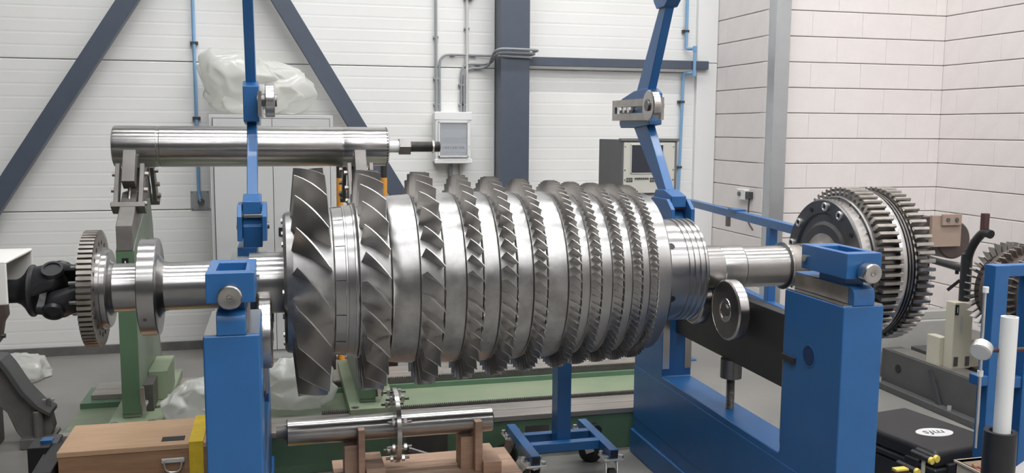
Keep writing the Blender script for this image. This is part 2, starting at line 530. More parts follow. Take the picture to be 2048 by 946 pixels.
def blade_mesh(r0, r1, a0, a1, s0, s1, th, nr=4, ns=6, k0=.10, k1=.16, skew=0.0):
    rows = []
    ss = [-1 + 2*i/ns for i in range(ns+1)]
    for i in range(nr+1):
        t = i/nr
        r = r0 + (r1-r0)*t
        a = a0 + (a1-a0)*t
        st = math.radians(s0 + (s1-s0)*t)
        k = k0 + (k1-k0)*t
        T = th*(1 - .55*t)
        row_u, row_l = [], []
        for s in ss:
            x = a*s
            tt = -a*s*math.tan(st) + k*a*(1-s*s) + skew*t
            h = T*max(.16, (1-s*s))**.6
            nx, ny = math.sin(st), math.cos(st)
            for row, sg in ((row_u, 1), (row_l, -1)):
                ph = (tt + sg*h*ny)/r
                xx = x + sg*h*nx
                row.append((xx, -r*math.cos(ph), r*math.sin(ph)))
        rows.append(row_u + row_l[::-1])
    return MB().rings(rows)
#        x0     x1    hubL  hubR   tip   n  axialroot axialtip stag0 stag1 thick
ROWS = [( .036,  .186, .268, .284, .4360, 19, .072, .055, 30, 53, .0052),
        ( .279,  .386, .302, .316, .4275, 26, .050, .043, 30, 49, .0042),
        ( .494,  .575, .328, .332, .4190, 31, .038, .033, 28, 46, .0034),
        ( .662,  .719, .332, .334, .4065, 44, .026, .0235, 27, 45, .0026),
        ( .789,  .847, .333, .334, .3990, 50, .026, .0225, 27, 45, .0025),
        ( .916,  .964, .333, .333, .3895, 60, .022, .0195, 26, 44, .0022),
        (1.051, 1.096, .332, .331, .3820, 70, .0195, .017, 24, 42, .0019),
        (1.139, 1.177, .330, .330, .3750, 76, .017, .015, 24, 42, .0017),
        (1.228, 1.266, .329, .328, .3705, 80, .017, .0148, 24, 42, .0016),
        (1.309, 1.342, .328, .327, .3660, 84, .0148, .0135, 24, 42, .0015),
        (1.380, 1.409, .327, .326, .3600, 88, .0135, .0125, 24, 42, .0014)]
rest = MB()
n_ind = 0
for i, (x0, x1, hl, hr, tip, nb, a0, a1, s0, s1, th) in enumerate(ROWS):
    xc = (x0+x1)/2
    dk = MB().lathe([(x0-.004,.15),(x0-.004,hl-.004),(x0,hl),(x1,hr),(x1+.004,hr-.004),(x1+.004,.15)], AXC, 'X', 96)\
        .build('compressor_disc', 'steel_drum', rotor, origin=(xc, AX, AZ), smooth=30)
    mbb = blade_mesh(min(hl, hr)-.006, tip, a0, a1, s0, s1, th, nr=6 if i < 3 else 3, ns=8 if i < 3 else 5)
    me = mbb.mesh('blade', 'steel_blade', smooth=50)
    off = rnd.random()
    for k in range(nb):
        ph = 2*PI*(k+off)/nb
        d_ = (math.degrees(ph) + 180) % 360 - 180
        if -125 < d_ < 112 and i < 9 and n_ind < 300:
            b = link('blade', me, dk, (xc, AX, AZ))
            b.rotation_euler = (-ph, 0, 0)
            n_ind += 1
        else:
            R_ = Matrix.Rotation(-ph, 3, 'X')
            o_ = Vector((xc, AX, AZ))
            rest.add([R_ @ p + o_ for p in mbb.v], mbb.f)
rb = rest.build('blades', 'steel_blade', rotor, smooth=50)
rb['kind'] = 'stuff'

def spacer(prof, m='steel_drum'): return rl('spacer_drum', [(prof[0][0],.2)] + prof + [(prof[-1][0],.2)], m)
sp = spacer([(.190,.281),(.192,.2845),(.228,.288),(.230,.2905),(.236,.2905),(.238,.2885),(.262,.292),(.264,.296),(.270,.296),(.274,.302)], 'steel_drum_bright')
for k in range(14):   # short joints between the seal ring segments
    a = 2*PI*(k+.35)/14
    MB().bar((.193, AX-.2853*math.cos(a), AZ+.2853*math.sin(a)), (.228, AX-.2886*math.cos(a), AZ+.2886*math.sin(a)), .0028, .001, (0,-math.cos(a),math.sin(a))).build('segment_joint', 'label_black', sp)
spacer([(.391,.314),(.393,.320),(.398,.323),(.43,.3275),(.484,.331),(.488,.332),(.490,.328)])
spacer([(.580,.330),(.583,.334),(.62,.3365),(.655,.3365),(.658,.333)])
spacer([(.724,.334),(.727,.3375),(.755,.3385),(.781,.3375),(.784,.334)])
spacer([(.852,.334),(.855,.3375),(.88,.338),(.908,.337),(.911,.334)])
spacer([(.969,.333),(.972,.3365),(1.0,.337),(1.043,.336),(1.046,.332)])
for a, b in ((1.101, 1.134), (1.182, 1.223), (1.271, 1.304), (1.347, 1.375)):
    spacer([(a,.328),(a+.002,.3325),(b-.002,.3315),(b,.328)], 'steel_drum_bright')
rl('end_land', [(1.413,.1),(1.413,.325),(1.416,.328),(1.466,.3265),(1.472,.322),(1.472,.21),(1.47,.1)], 'steel_drum_bright')
seal = [(1.45,.05),(1.45,.2135),(1.583,.2135)]
x = 1.585
for k in range(4):
    seal += [(x,.2095),(x+.0125,.2095),(x+.013,.2145),(x+.0225,.2145),(x+.023,.2095)]
    x += .024
seal += [(1.682,.209),(1.688,.203),(1.690,.13),(1.71,.12),(1.73,.05)]
sd = rl('seal_drum', seal, 'steel_turned')
for k in range(6):
    a = .61 + 2*PI*k/6
    MB().cyl((1.530, AX-.2125*math.cos(a), AZ+.2125*math.sin(a)), (1.530, AX-.2145*math.cos(a), AZ+.2145*math.sin(a)), .0140, n=16).build('balance_hole', 'label_black', sd)
rl('bearing_journal', [(1.69,.03),(1.69,.112),(1.715,.100),(1.73,.0965),(1.815,.0965),(1.818,.0955),(1.822,.0965),(1.916,.0965),(1.922,.0925),(1.924,.0885),(2.128,.0885),(2.13,.03)], 'steel_turned')
rl('oil_thrower', [(2.126,.05),(2.126,.094),(2.130,.1035),(2.137,.1035),(2.140,.094),(2.146,.092),(2.150,.05)], 'steel_turned')
neck = [(2.14,.04),(2.14,.090),(2.20,.090)]
x = 2.215
for k in range(5):
    neck += [(x-.008,.090),(x-.006,.0955),(x-.001,.0955),(x+.001,.090)]
    x += .013
neck += [(2.285,.094),(2.31,.104),(2.325,.125),(2.335,.150),(2.338,.17),(2.345,.04)]
rl('seal_neck', neck, 'steel_gear')
# turbine wheel
tw = rl('turbine_disc', [(2.33,.05),(2.33,.175),(2.339,.19),(2.339,.222),(2.330,.228),(2.328,.284),(2.332,.288),(2.384,.288),(2.386,.298),(2.392,.302),(2.404,.302),(2.406,.298),
                         (2.492,.298),(2.494,.322),(2.506,.326),(2.522,.326),(2.524,.317),(2.527,.317),(2.529,.326),(2.537,.326),(2.539,.317),(2.542,.317),(2.544,.326),(2.551,.326),(2.553,.317),(2.556,.317),(2.558,.326),(2.566,.324),
                         (2.570,.298),(2.64,.298),(2.646,.302),(2.646,.1)], 'steel_dark', n=120)
rl('turbine_shoulder', [(2.3415,.28),(2.3415,.2888),(2.383,.2888),(2.383,.28)], 'steel_ground', close=True, parent=tw)
rl('turbine_land', [(2.493,.31),(2.493,.3235),(2.505,.3275),(2.520,.3275),(2.520,.31)], 'steel_ground', close=True, parent=tw)
rl('turbine_land', [(2.558,.31),(2.558,.3275),(2.567,.3255),(2.567,.31)], 'steel_ground', close=True, parent=tw)
for k in range(14):
    a = 2*PI*(k+.42)/14
    c_ = Vector((2.328, AX-.256*math.cos(a), AZ+.256*math.sin(a)))
    if k % 3 != 1:
        MB().lathe([(-.007,.0105),(-.009,.0125),(-.009,.0175),(-.006,.0205),(.002,.0205),(.002,.0105)], c_, 'X', 20, close=True).build('collar_bolt', 'steel_bolt', tw, smooth=40)
    MB().cyl(c_ + Vector((-.002,0,0)), c_ + Vector((.002,0,0)), .0105, n=14).build('bolt_bore', 'label_black', tw)
for k in range(42):
    a = 2*PI*k/42
    c_ = Vector((2.3855, AX-.2945*math.cos(a), AZ+.2945*math.sin(a)))
    if k % 2 == 0:
        MB().cyl(c_, c_+Vector((-.003,0,0)), .0045, n=8).build('rim_hole', 'label_black', tw)
NP = 60
def post_mesh(x0, x1, r0, r1, w):
    poly = [(-w*.62, r0-.003), (-w*.32, r0+(r1-r0)*.22), (-w*.58, r0+(r1-r0)*.42), (-w*.40, r0+(r1-r0)*.60), (-w*.5, r0+(r1-r0)*.86), (-w*.36, r1),
            (w*.36, r1), (w*.5, r0+(r1-r0)*.86), (w*.40, r0+(r1-r0)*.60), (w*.58, r0+(r1-r0)*.42), (w*.32, r0+(r1-r0)*.22), (w*.62, r0-.003)]
    return MB().prism([(-r, t) for t, r in poly], 'X', x0, x1)
for x0, x1 in ((-.046, .044), (-.037, .037)):
    pm = post_mesh(x0, x1, .294, .3415, .0175).mesh('rim_post', 'steel_post')
    xc = 2.4495 if x0 == -.046 else 2.6085
    for k in range(NP):
        o = link('rim_post', pm, tw, (xc, AX, AZ))
        o.rotation_euler = (-2*PI*(k + (.5 if xc > 2.5 else 0))/NP, 0, 0)

# ------------------------------------------------------------------ blue balancing pedestals
def pedestal(xc, sgn, label):
    """xc: centre plane, sgn: side (+1/-1) on which the rollers and arm wheel sit."""
    p = thing('bearing_pedestal', (xc, 3.57, 0), label, 'pedestal', 'blue balancing machine pedestals')
    W = .077
    a, b = xc-W, xc+W
    YF, YI, YJ, YB, ZS, ZB = 2.655, 3.02, 4.12, 4.48, 1.136, .507
    MB().prism([(YF,0),(YB,0),(YB,ZS),(YJ,ZS),(YJ,ZB),(YI+.012,ZB),(YI,ZB+.012),(YI,ZS),(YF,ZS)], 'X', a, b).build('frame', 'blue_paint', p, bevel=.006)
    for s in (-1, 1):
        B(xc+s*W-.002, xc+s*W+.002, YF+.03, YB-.002, .2, .478).build('side_plate', 'blue_paint', p, bevel=.0015)
    B(a-.012, b+.012, YF-.02, YB+.015, 0, .13).build('foot', 'blue_paint', p, bevel=.008)
    ZT = 1.199
    for (y0, y1, near) in ((YF, YI, True), (YJ, YB, False)):
        poly = [(y0,ZS),(y1,ZS),(y1,ZT),(y0+.024,ZT),(y0+.007,ZT-.007),(y0,ZT-.024)] if near else [(y0,ZS),(y1,ZS),(y1,ZT-.024),(y1-.007,ZT-.007),(y1-.024,ZT),(y0,ZT)]
        g = MB().prism(poly, 'X', xc-.040, xc+.040).build('guide_block', 'blue_paint', p, bevel=.003)
        for s in (-1, 1):
            B(xc+s*.040-.0015, xc+s*.040+.0015, y0+.03, y1-.004, ZS+.004, ZT-.004).build('guide_flank', 'steel_gear', g)
            B(xc+s*.058-.0165, xc+s*.058+.0165, y0+.006, y1-.004, ZS, ZS+.0025).build('guide_strip', 'steel_ground', p)
    for s in (-1, 1):
        B(xc+s*.058-.017, xc+s*.058+.017, YJ-.003, YJ, ZB+.04, ZS-.005).build('slide_strip', 'steel_ground', p)
        B(xc+s*.058-.017, xc+s*.058+.017, YI, YI+.003, ZB+.04, ZS-.005).build('slide_strip', 'steel_ground', p)
    for s in (-1, 1):
        MB().lathe([(-.0015,.036),(-.0015,.041),(.0015,.041),(.0015,.036)], (xc+s*W, 2.848, .923), 'X', 32, close=True).build('bore_ring', 'blue_paint', p)
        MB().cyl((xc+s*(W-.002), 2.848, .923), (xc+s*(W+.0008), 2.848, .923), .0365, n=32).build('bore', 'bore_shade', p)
    # locking clevis on the near pillar
    z0, z1 = 1.226, 1.312
    def rect(hx, ya, yb, z): return [(xc-hx, ya, z), (xc+hx, ya, z), (xc+hx, yb, z), (xc-hx, yb, z)]
    c = MB().rings([rect(.066, 2.665, 2.94, z0), rect(.066, 2.665, 2.94, z1), rect(.040, 2.712, 2.875, z1), rect(.040, 2.712, 2.875, z0)], close=True).build('clevis', 'blue_paint', p, bevel=.003)
    B(xc-.036, xc+.036, 2.716, 2.87, ZT-.002, 1.262).build('clevis_tongue', 'blue_paint', p, bevel=.003)
    MB().cyl((xc-.074, 2.913, 1.264), (xc+.074, 2.913, 1.264), .0135, n=20).build('clevis_pin', 'steel_ground', c, smooth=40)
    kn = MB().lathe([(-.05,.0),(-.052,.02),(-.052,.030),(-.048,.0335),(-.012,.0335),(-.008,.030),(-.008,.014),(.0,.014),(.0,0)], (xc, 2.665, 1.25), 'Y', 32).build('lock_knob', 'steel_ground', p, smooth=40)
    MB().lathe([(-.0526,.0065),(-.0526,.0090),(-.0515,.0090),(-.0515,.0065)], (xc, 2.665, 1.25), 'Y', 20, close=True).build('knob_groove', 'steel_post', kn)
    # black cross carriage with rollers and lifting screw
    X0 = xc + sgn*.012
    MB().box(min(X0, X0-sgn*.05), max(X0, X0-sgn*.05), YI+.005, YJ-.005, .727, 1.015).build('cross_carriage', 'black_beam', p, bevel=.004)
    B(xc+sgn*W-.008, xc+sgn*W+.008, 2.93, 3.02, .872, .895).build('carriage_clip', 'black_beam', p, bevel=.002)
    rr, dy = .126, .165
    dz = math.sqrt(((.0965 if sgn < 0 else .1035) + rr + .001)**2 - dy**2)
    sx = lambda q: xc + sgn*q
    for s in (-1, 1):
        cy, cz = AX + s*dy, AZ - dz
        prof = [(.052,.02),(.052,.112),(.054,.119),(.060,rr),(.098,rr),(.104,.120),(.104,.117),(.1025,.1165),(.1025,.052),(.106,.050),(.106,.040),(.103,.038),(.103,.006)]
        r = MB().lathe([(sx(q), rad) for q, rad in prof], (0, cy, cz), 'X', 64).build('roller', 'steel_ground', p, smooth=30)
        MB().lathe([(sx(.102),.052),(sx(.1035),.052),(sx(.1035),.116),(sx(.102),.116)], (0, cy, cz), 'X', 64, close=True).build('roller_web', 'steel_dark', r)
        MB().cyl((sx(.012), cy, cz), (sx(.108), cy, cz), .026, n=24).build('roller_axle', 'steel_dark', r, smooth=40)
    MB().cyl((xc-sgn*.01, AX-.02, .645), (xc-sgn*.01, AX-.02, .728), .046, n=28).build('screw_collar', 'steel_dark', p, smooth=40)
    sc_ = [(ZB-.004,.016)]
    z = ZB
    while z < .645:
        sc_ += [(z,.016),(z+.003,.0195),(z+.006,.016)]
        z += .006
    MB().lathe(sc_, (xc-sgn*.01, AX-.02, 0), 'Z', 20).build('lifting_screw', 'steel_dark', p)
    # hinged hold-down arm standing open above the far pillar
    xa = xc + sgn*.025
    MB().prism([(4.125,ZT-.001),(4.31,ZT-.001),(4.31,1.29),(4.28,1.325),(4.14,1.325),(4.11,1.29)], 'X', xa-.040, xa+.040).build('hinge_block', 'blue_paint', p, bevel=.003)
    arm = MB()
    arm.prism([(4.09,1.345),(4.31,1.345),(4.31,1.39),(4.29,1.42),(4.19,1.425),(4.09,1.40)], 'X', xa-.038, xa+.038)
    arm.prism([(4.19,1.415),(4.29,1.41),(4.64,1.725),(4.46,1.74)], 'X', xa-.0225, xa+.0225)
    arm.prism([(4.40,1.74),(4.46,1.735),(4.60,1.725),(4.80,1.722),(4.82,1.74),(4.82,1.865),(4.79,1.88),(4.62,1.915),(4.46,1.925),(4.40,1.90)], 'X', xa-.035, xa+.035)
    arm.prism([(4.46,1.90),(4.62,1.90),(4.335,2.31),(4.25,2.31)], 'X', xa-.0225, xa+.0225)
    arm.prism([(4.245,2.305),(4.34,2.305),(4.38,2.345),(4.37,2.50),(4.32,2.55),(4.22,2.55),(4.18,2.50),(4.19,2.345)], 'X', xa-.036, xa+.036)
    am = arm.build('hold_down_arm', 'blue_paint', p, bevel=.004)
    for s in (-1, 1):
        MB().prism([(4.04,1.235),(4.29,1.235),(4.31,1.25),(4.31,1.37),(4.27,1.385),(4.10,1.385),(4.04,1.34)], 'X', xa+s*.051-.010, xa+s*.051+.010).build('hinge_cheek', 'blue_paint', am, bevel=.003)
    MB().cyl((xa-.07, 4.2, 1.285), (xa+.07, 4.2, 1.285), .015, n=18).build('hinge_pin', 'steel_dark', am, smooth=40)
    sx = lambda q: xa + sgn*q
    x0, x1 = sorted((sx(.033), sx(.048)))
    pl = MB()
    pl.box(x0, x1, 4.22, 4.90, 1.835, 1.872).box(x0, x1, 4.22, 4.90, 1.762, 1.799).box(x0, x1, 4.86, 4.90, 1.799, 1.835).box(x0, x1, 4.22, 4.46, 1.799, 1.835)
    pl.build('slotted_plate', 'steel_post', am)
    for yy in (4.625, 4.69, 4.76):
        MB().hexa((sx(.044), yy, 1.817), (sx(.062), yy, 1.817), .017).build('plate_bolt', 'steel_bolt', am)
    MB().lathe([(sx(q), r_) for q, r_ in ((.064,.02),(.064,.070),(.068,.0745),(.101,.0745),(.105,.070),(.105,.032),(.102,.03),(.102,.01))], (0, 4.25, 1.832), 'X', 48).build('press_wheel', 'steel_ground', am, smooth=30)
    MB().cyl((sx(.03), 4.25, 1.832), (sx(.114), 4.25, 1.832), .027, n=24).build('wheel_axle', 'steel_dark', am, smooth=40)
    return p
pedestal(-.137, 1, 'blue pedestal with raised hinged arm at the drive end of the big rotor')
pedestal(1.884, -1, 'blue pedestal with raised hinged arm between the bladed drum and the turbine disc')

# ------------------------------------------------------------------ drive end
dr = thing('drive_housing', (-1.25, AX, 0), 'white sheet metal drive housing at the far end of the drive coupling', 'machine')
MB().box(-1.60, -.905, 3.44, 3.452, 1.105, 1.25).box(-1.60, -.905, 3.44, 3.80, 1.245, 1.257).box(-1.60, -.905, 3.788, 3.80, 1.05, 1.25).build('hood', 'drive_white', dr, bevel=.006)
B(-1.60, -1.10, 3.46, 3.78, .80, 1.24).build('gearbox', 'machine_grey', dr, bevel=.01)
B(-1.60, -1.15, 3.35, 3.85, 0, .80).build('machine_stand', 'machine_grey', dr, bevel=.01)
cs = thing('cardan_shaft', (-.80, AX, AZ-.1), 'black universal joint shaft between the white drive housing and the toothed wheel', 'coupling')
MB().lathe([(-1.12,.02),(-1.12,.045),(-.915,.042),(-.90,.050),(-.885,.066),(-.872,.088),(-.866,.094),(-.858,.094),(-.852,.088),(-.852,.02)], AXC, 'X', 40).build('shaft_neck', 'black_iron', cs, smooth=40)
MB().lathe([(-.700,.02),(-.700,.105),(-.694,.11),(-.683,.11),(-.683,.02)], AXC, 'X', 48).build('end_flange', 'black_iron', cs, smooth=30)
def yoke(name, xb, xt, ang):
    """two curved ears joined at xb reaching to the cross at xt; ang turns the ears about the axis"""
    mb = MB()
    for s in (-1, 1):
        rows = []
        for i in range(9):
            t = i/8
            x = xb + (xt-xb)*t
            r = .055 + .026*math.sin(min(1, t*1.15)*PI/2)
            hw = .070*(1-.28*t) if t < .75 else .070*(1-.28*t)*math.sqrt(max(.05, 1-((t-.75)/.26)**2))
            th = .020 + .006*t
            row = []
            for u, v in ((-1,-1),(-1,1),(-.4,1.12),(.4,1.12),(1,1),(1,-1),(.4,-.9),(-.4,-.9)):
                p_ = Vector((0, u*hw, s*(r + v*th)))
                p_.z -= s*abs(u)**2*.018
                q = Matrix.Rotation(ang, 3, 'X') @ p_
                row.append((x, AX+q.y, AZ+q.z))
            rows.append(row)
        mb.rings(rows)
    o = mb.build(name, 'black_iron', cs, smooth=60)
    sub = o.modifiers.new('smooth', 'SUBSURF'); sub.levels = 1; sub.render_levels = 2
    return o
A1 = math.radians(38)
y1 = yoke('yoke', -.872, -.752, A1)
y2 = yoke('yoke', -.690, -.812, A1 + PI/2)
for yk, a in ((y1, A1), (y2, A1+PI/2)):
    for s in (-1, 1):
        v = Matrix.Rotation(a, 3, 'X') @ Vector((0, 0, s))
        c_ = Vector((-.782, AX, AZ))
        MB().cyl(c_ + v*.02, c_ + v*.107, .033, n=24).build('bearing_cup', 'black_iron', yk, smooth=40)
        prof_c = MB()
        # raised lip around each cup
        n = 24
        e1 = Vector((1,0,0)); e2 = v.cross(e1)
        rows = [[c_ + v*h + (e1*math.cos(2*PI*j/n)+e2*math.sin(2*PI*j/n))*r for j in range(n)] for h, r in ((.100,.028),(.113,.028),(.113,.036),(.098,.038))]
        prof_c.rings(rows, close=True).build('cup_lip', 'black_iron', yk, smooth=40)
for k in range(8):
    a = 2*PI*(k+.5)/8
    MB().cyl((-.728, AX-.09*math.cos(a), AZ+.09*math.sin(a)), (-.683, AX-.09*math.cos(a), AZ+.09*math.sin(a)), .008, n=10).build('flange_bolt', 'steel_dark', cs, smooth=40)

# ------------------------------------------------------------------ old green balancing machine behind the rotor
FIT_SCALE = 1.047
gb = thing('machine_bed', (.7, 5.3, 0), 'long low green machine bed with toothed racks and bare steel ways behind the rotor', 'machine bed')
GX0, GX1 = -1.12, 2.35
MB().prism([(4.69,0),(5.88,0),(5.88,.20),(5.54,.20),(5.54,.165),(5.06,.165),(5.06,.20),(4.69,.20)], 'X', GX0, GX1).build('bed_casting', 'green_dark', gb, bevel=.004)
B(GX0+.001, GX1-.001, 5.062, 5.538, .165, .168).build('bed_channel', 'green_light', gb)
B(GX0+.001, GX1-.001, 4.70, 5.05, .20, .2015).build('bed_top_paint', 'green_grey', gb)
for y0, y1 in ((4.685, 4.80), (4.808, 4.93), (5.60, 5.72), (5.728, 5.87)):
    B(GX0+.02 if y0 < 5 else GX0+.05, GX1-.02, y0, y1, .2, .228).build('slide_way', 'way_steel', gb, bevel=.002)
def rack(y0, y1, z0, z1, x0, x1, pitch):
    poly = [(x0, z0)]
    x = x0
    while x < x1 - pitch:
        poly += [(x, z1-.009), (x+pitch*.25, z1), (x+pitch*.5, z1), (x+pitch*.75, z1-.009)]
        x += pitch
    poly += [(x1, z1-.012), (x1, z0)]
    n = len(poly)
    mb = MB()
    top = [(x_, z_) for x_, z_ in poly[1:-1]]
    vs_ = []
    for (x_, z_) in top: vs_ += [(x_, y0, z0), (x_, y0, z_), (x_, y1, z_), (x_, y1, z0)]
    fs = []
    for i in range(len(top)-1):
        a, b = i*4, i*4+4
        fs += [(a, a+1, b+1, b), (a+1, a+2, b+2, b+1), (a+2, a+3, b+3, b+2)]
    mb.add(vs_, fs)
    return mb
rack(4.935, 4.975, .20, .24, .20, GX1-.02, .011).build('tooth_rack', 'rack_dark', gb)
rack(5.552, 5.594, .20, .236, .20, GX1-.02, .011).build('tooth_rack', 'rack_dark', gb)
for x_, w_ in ((1.27, .13), (.62, .22)):
    B(x_, x_+w_, 4.684, 4.69, .06, .165).build('bed_recess', 'rack_dark', gb)
MB().hexa((1.325, 4.66, .085), (1.325, 4.69, .085), .014).build('bed_bolt', 'steel_cast', gb)
MB().cyl((1.66, 4.640, .125), (1.66, 4.69, .125), .030, n=20).build('bed_knob', 'black_plastic', gb, smooth=40)
MB().cyl((.62, 4.60, .12), (.80, 4.60, .05), .012, n=10).build('bed_lever', 'steel_dark', gb)

def green_stand(x0, label, num):
    x1 = x0 + .088
    s = thing('roller_stand', ((x0+x1)/2, 5.4, .228), label, 'machine stand', 'stands of the green machine')
    B(x0-.06, x1+.11, 4.84, 5.92, .228, .275).build('base_plate', 'green_light', s, bevel=.004)
    MB().prism([(4.95,.275),(5.90,.275),(5.90,.36),(5.80,.55),(5.70,1.20),(5.62,1.36),(5.5,1.36),(4.99,1.17),(4.95,1.14)], 'X', x0, x1).build('pillar', 'green_grey', s, bevel=.006)
    B(x0+.001, x1-.001, 4.944, 4.952, .30, 1.14).build('front_paint', 'green_mid', s)
    B(x1, x1+.10, 5.25, 5.60, .275, .44).build('gear_case', 'green_light', s, bevel=.006)
    B(x1, x1+.05, 5.05, 5.23, .275, .42).build('drive_pocket', 'rack_dark', s, bevel=.004)
    MB().cyl((x1+.02, 4.93, .34), (x1+.02, 5.0, .34), .012, n=12).build('lever_pivot', 'steel_bolt', s, smooth=40)
    MB().bar((x1+.02, 4.93, .30), (x1+.012, 4.93, .44), .018, .012, (0, 1, 0)).build('lever', 'steel_bolt', s)
    for (bx, by) in ((x0-.03, 4.87), (x1+.06, 4.87), (x1+.06, 5.12)):
        MB().cyl((bx, by, .275), (bx, by, .277), .022, n=18).build('counterbore', 'rack_dark', s)
        MB().hexa((bx, by, .276), (bx, by, .283), .013).build('base_bolt', 'steel_cast', s)
    # cast steel head carrying the two adjustable roller arms
    MB().prism([(4.945,1.14),(5.62,1.36),(5.72,1.33),(5.72,1.42),(5.68,1.45),(5.66,1.56),(5.60,1.52),(5.44,1.38),(5.30,1.42),(5.20,1.42),(5.05,1.33),(4.945,1.27)], 'X', x0+.005, x1-.005).build('cast_head', 'steel_cast', s, bevel=.005)
    for sg, yc in ((-1, 5.18), (1, 5.70)):
        ang = math.radians(-32)*sg
        Rm = Matrix.Rotation(-ang, 3, 'X')
        xc = (x0+x1)/2
        def pt(x, y, z): return Vector((xc + x, yc, 1.46)) + Rm @ Vector((0, y, z))
        def rb(name, sx_, sy_, sz_, x, y, z, m, **k): return MB().obox(pt(x, y, z), (sx_, sy_, sz_), Rm).build(name, m, s, **k)
        rb('arm_rail', .022, .075, .24, -.060, -.02*sg, .0, 'steel_cast', bevel=.003)
        rb('arm_rail', .022, .075, .24, .060, -.02*sg, .0, 'steel_cast', bevel=.003)
        rb('arm_foot', .165, .085, .028, 0, -.02*sg, -.125, 'steel_cast', bevel=.003)
        rb('arm_slider', .064, .085, .19, 0, .015*sg, .085, 'steel_cast', bevel=.004)
        MB().cyl(pt(0, -.02*sg, -.21), pt(0, -.02*sg, .02), .010, n=12).build('arm_screw', 'steel_gear', s, smooth=40)
        MB().hexa(pt(0, -.02*sg, -.172), pt(0, -.02*sg, -.142), .018).build('screw_nut', 'steel_gear', s)
        for bx in (-.078, .078):
            for bz in (-.10, -.02, .075):
                MB().hexa(pt(bx-.012, -.02*sg, bz), pt(bx+.012, -.02*sg, bz), .014).build('arm_bolt', 'steel_gear', s)
        MB().cyl(pt(-.030, -.061*sg, .172), pt(.030, -.061*sg, .172), .030, n=24).build('arm_roller', 'steel_ground', s, smooth=40)
    if num:
        B((x0+x1)/2-.016, (x0+x1)/2+.016, 4.9425, 4.9445, 1.035, 1.105).build('number_plate', 'label_black', s)
        text_part('number', num, .055, 'label_white', s, ((x0+x1)/2, 4.942, 1.07), (PI/2, 0, 0))
    return s
green_stand(-.800, 'green roller stand with number plate 1 under the left end of the bare cylinder', '1')
green_stand(.402, 'green roller stand under the right end of the bare cylinder behind the blades', None)
cy = thing('steel_cylinder', (-.1, 5.44, 1.52), 'long plain steel cylinder lying across the two green roller stands', 'cylinder')
CC = (0, 5.44, 1.655)
MB().lathe([(-.866,.03),(-.866,.098),(-.862,.110),(-.845,.113),(-.64,.113),(-.637,.111),(-.625,.111),(-.622,.113),(.35,.113),(.353,.1115),(.37,.1115),(.373,.113),(.50,.113),(.502,.112),(.60,.112),(.618,.111),(.622,.104),(.622,.03)], CC, 'X', 72).build('cylinder_body', 'steel_turned', cy, smooth=30)
for k in range(40):
    a = 2*PI*k/40
    MB().cyl((.612, 5.44-.1122*math.cos(a), 1.655+.1122*math.sin(a)), (.612, 5.44-.1105*math.cos(a), 1.655+.1105*math.sin(a)), .0045, n=8).build('end_hole', 'label_black', cy)
MB().cyl((.62, 5.44, 1.655), (.755, 5.44, 1.655), .034, n=28).build('end_stub', 'plastic_white', cy, smooth=40)
MB().hexa((.69, 5.44, 1.655), (.755, 5.44, 1.655), .052).build('clamp_nut', 'steel_dark', cy)
th_ = [(.755,.02),(.755,.031)]
x = .757
while x < .93:
    th_ += [(x,.0285),(x+.004,.0315)]
    x += .006
MB().lathe(th_ + [(.93,.031),(.935,.02)], CC, 'X', 28).build('threaded_stud', 'steel_dark', cy)
MB().lathe([(.885,.03),(.885,.039),(.895,.039),(.895,.03)], CC, 'X', 28, close=True).build('stud_ring', 'steel_bolt', cy)

# ------------------------------------------------------------------ grey cabinet with plastic sheet on top
FIT_SCALE = 1.008
cb = thing('steel_cabinet', (-.04, 7.62, 0), 'pale grey two door steel cabinet against the white wall', 'cabinet')
B(-.503, .425, 7.415, 7.90, 0, 1.925).build('cabinet_body', 'cabinet_grey', cb, bevel=.003)
B(-.477, .401, 7.4095, 7.4155, .080, 1.90).build('door_gap', 'key_dark', cb)
for a, b in ((-.472, -.040), (-.036, .396)):
    dd = B(a, b, 7.395, 7.414, .085, 1.895).build('cabinet_door', 'cabinet_grey', cb, bevel=.002)
    if b > 0:
        B(a+.03, a+.12, 7.390, 7.395, .985, 1.055).build('lock_plate', 'label_black', dd, bevel=.003)
        MB().cyl((a+.075, 7.372, 1.02), (a+.075, 7.391, 1.02), .019, n=20).build('lock_knob', 'steel_bolt', dd, smooth=40)
        B(a+.071, a+.079, 7.362, 7.374, 1.006, 1.034).build('key_tab', 'steel_bolt', dd)

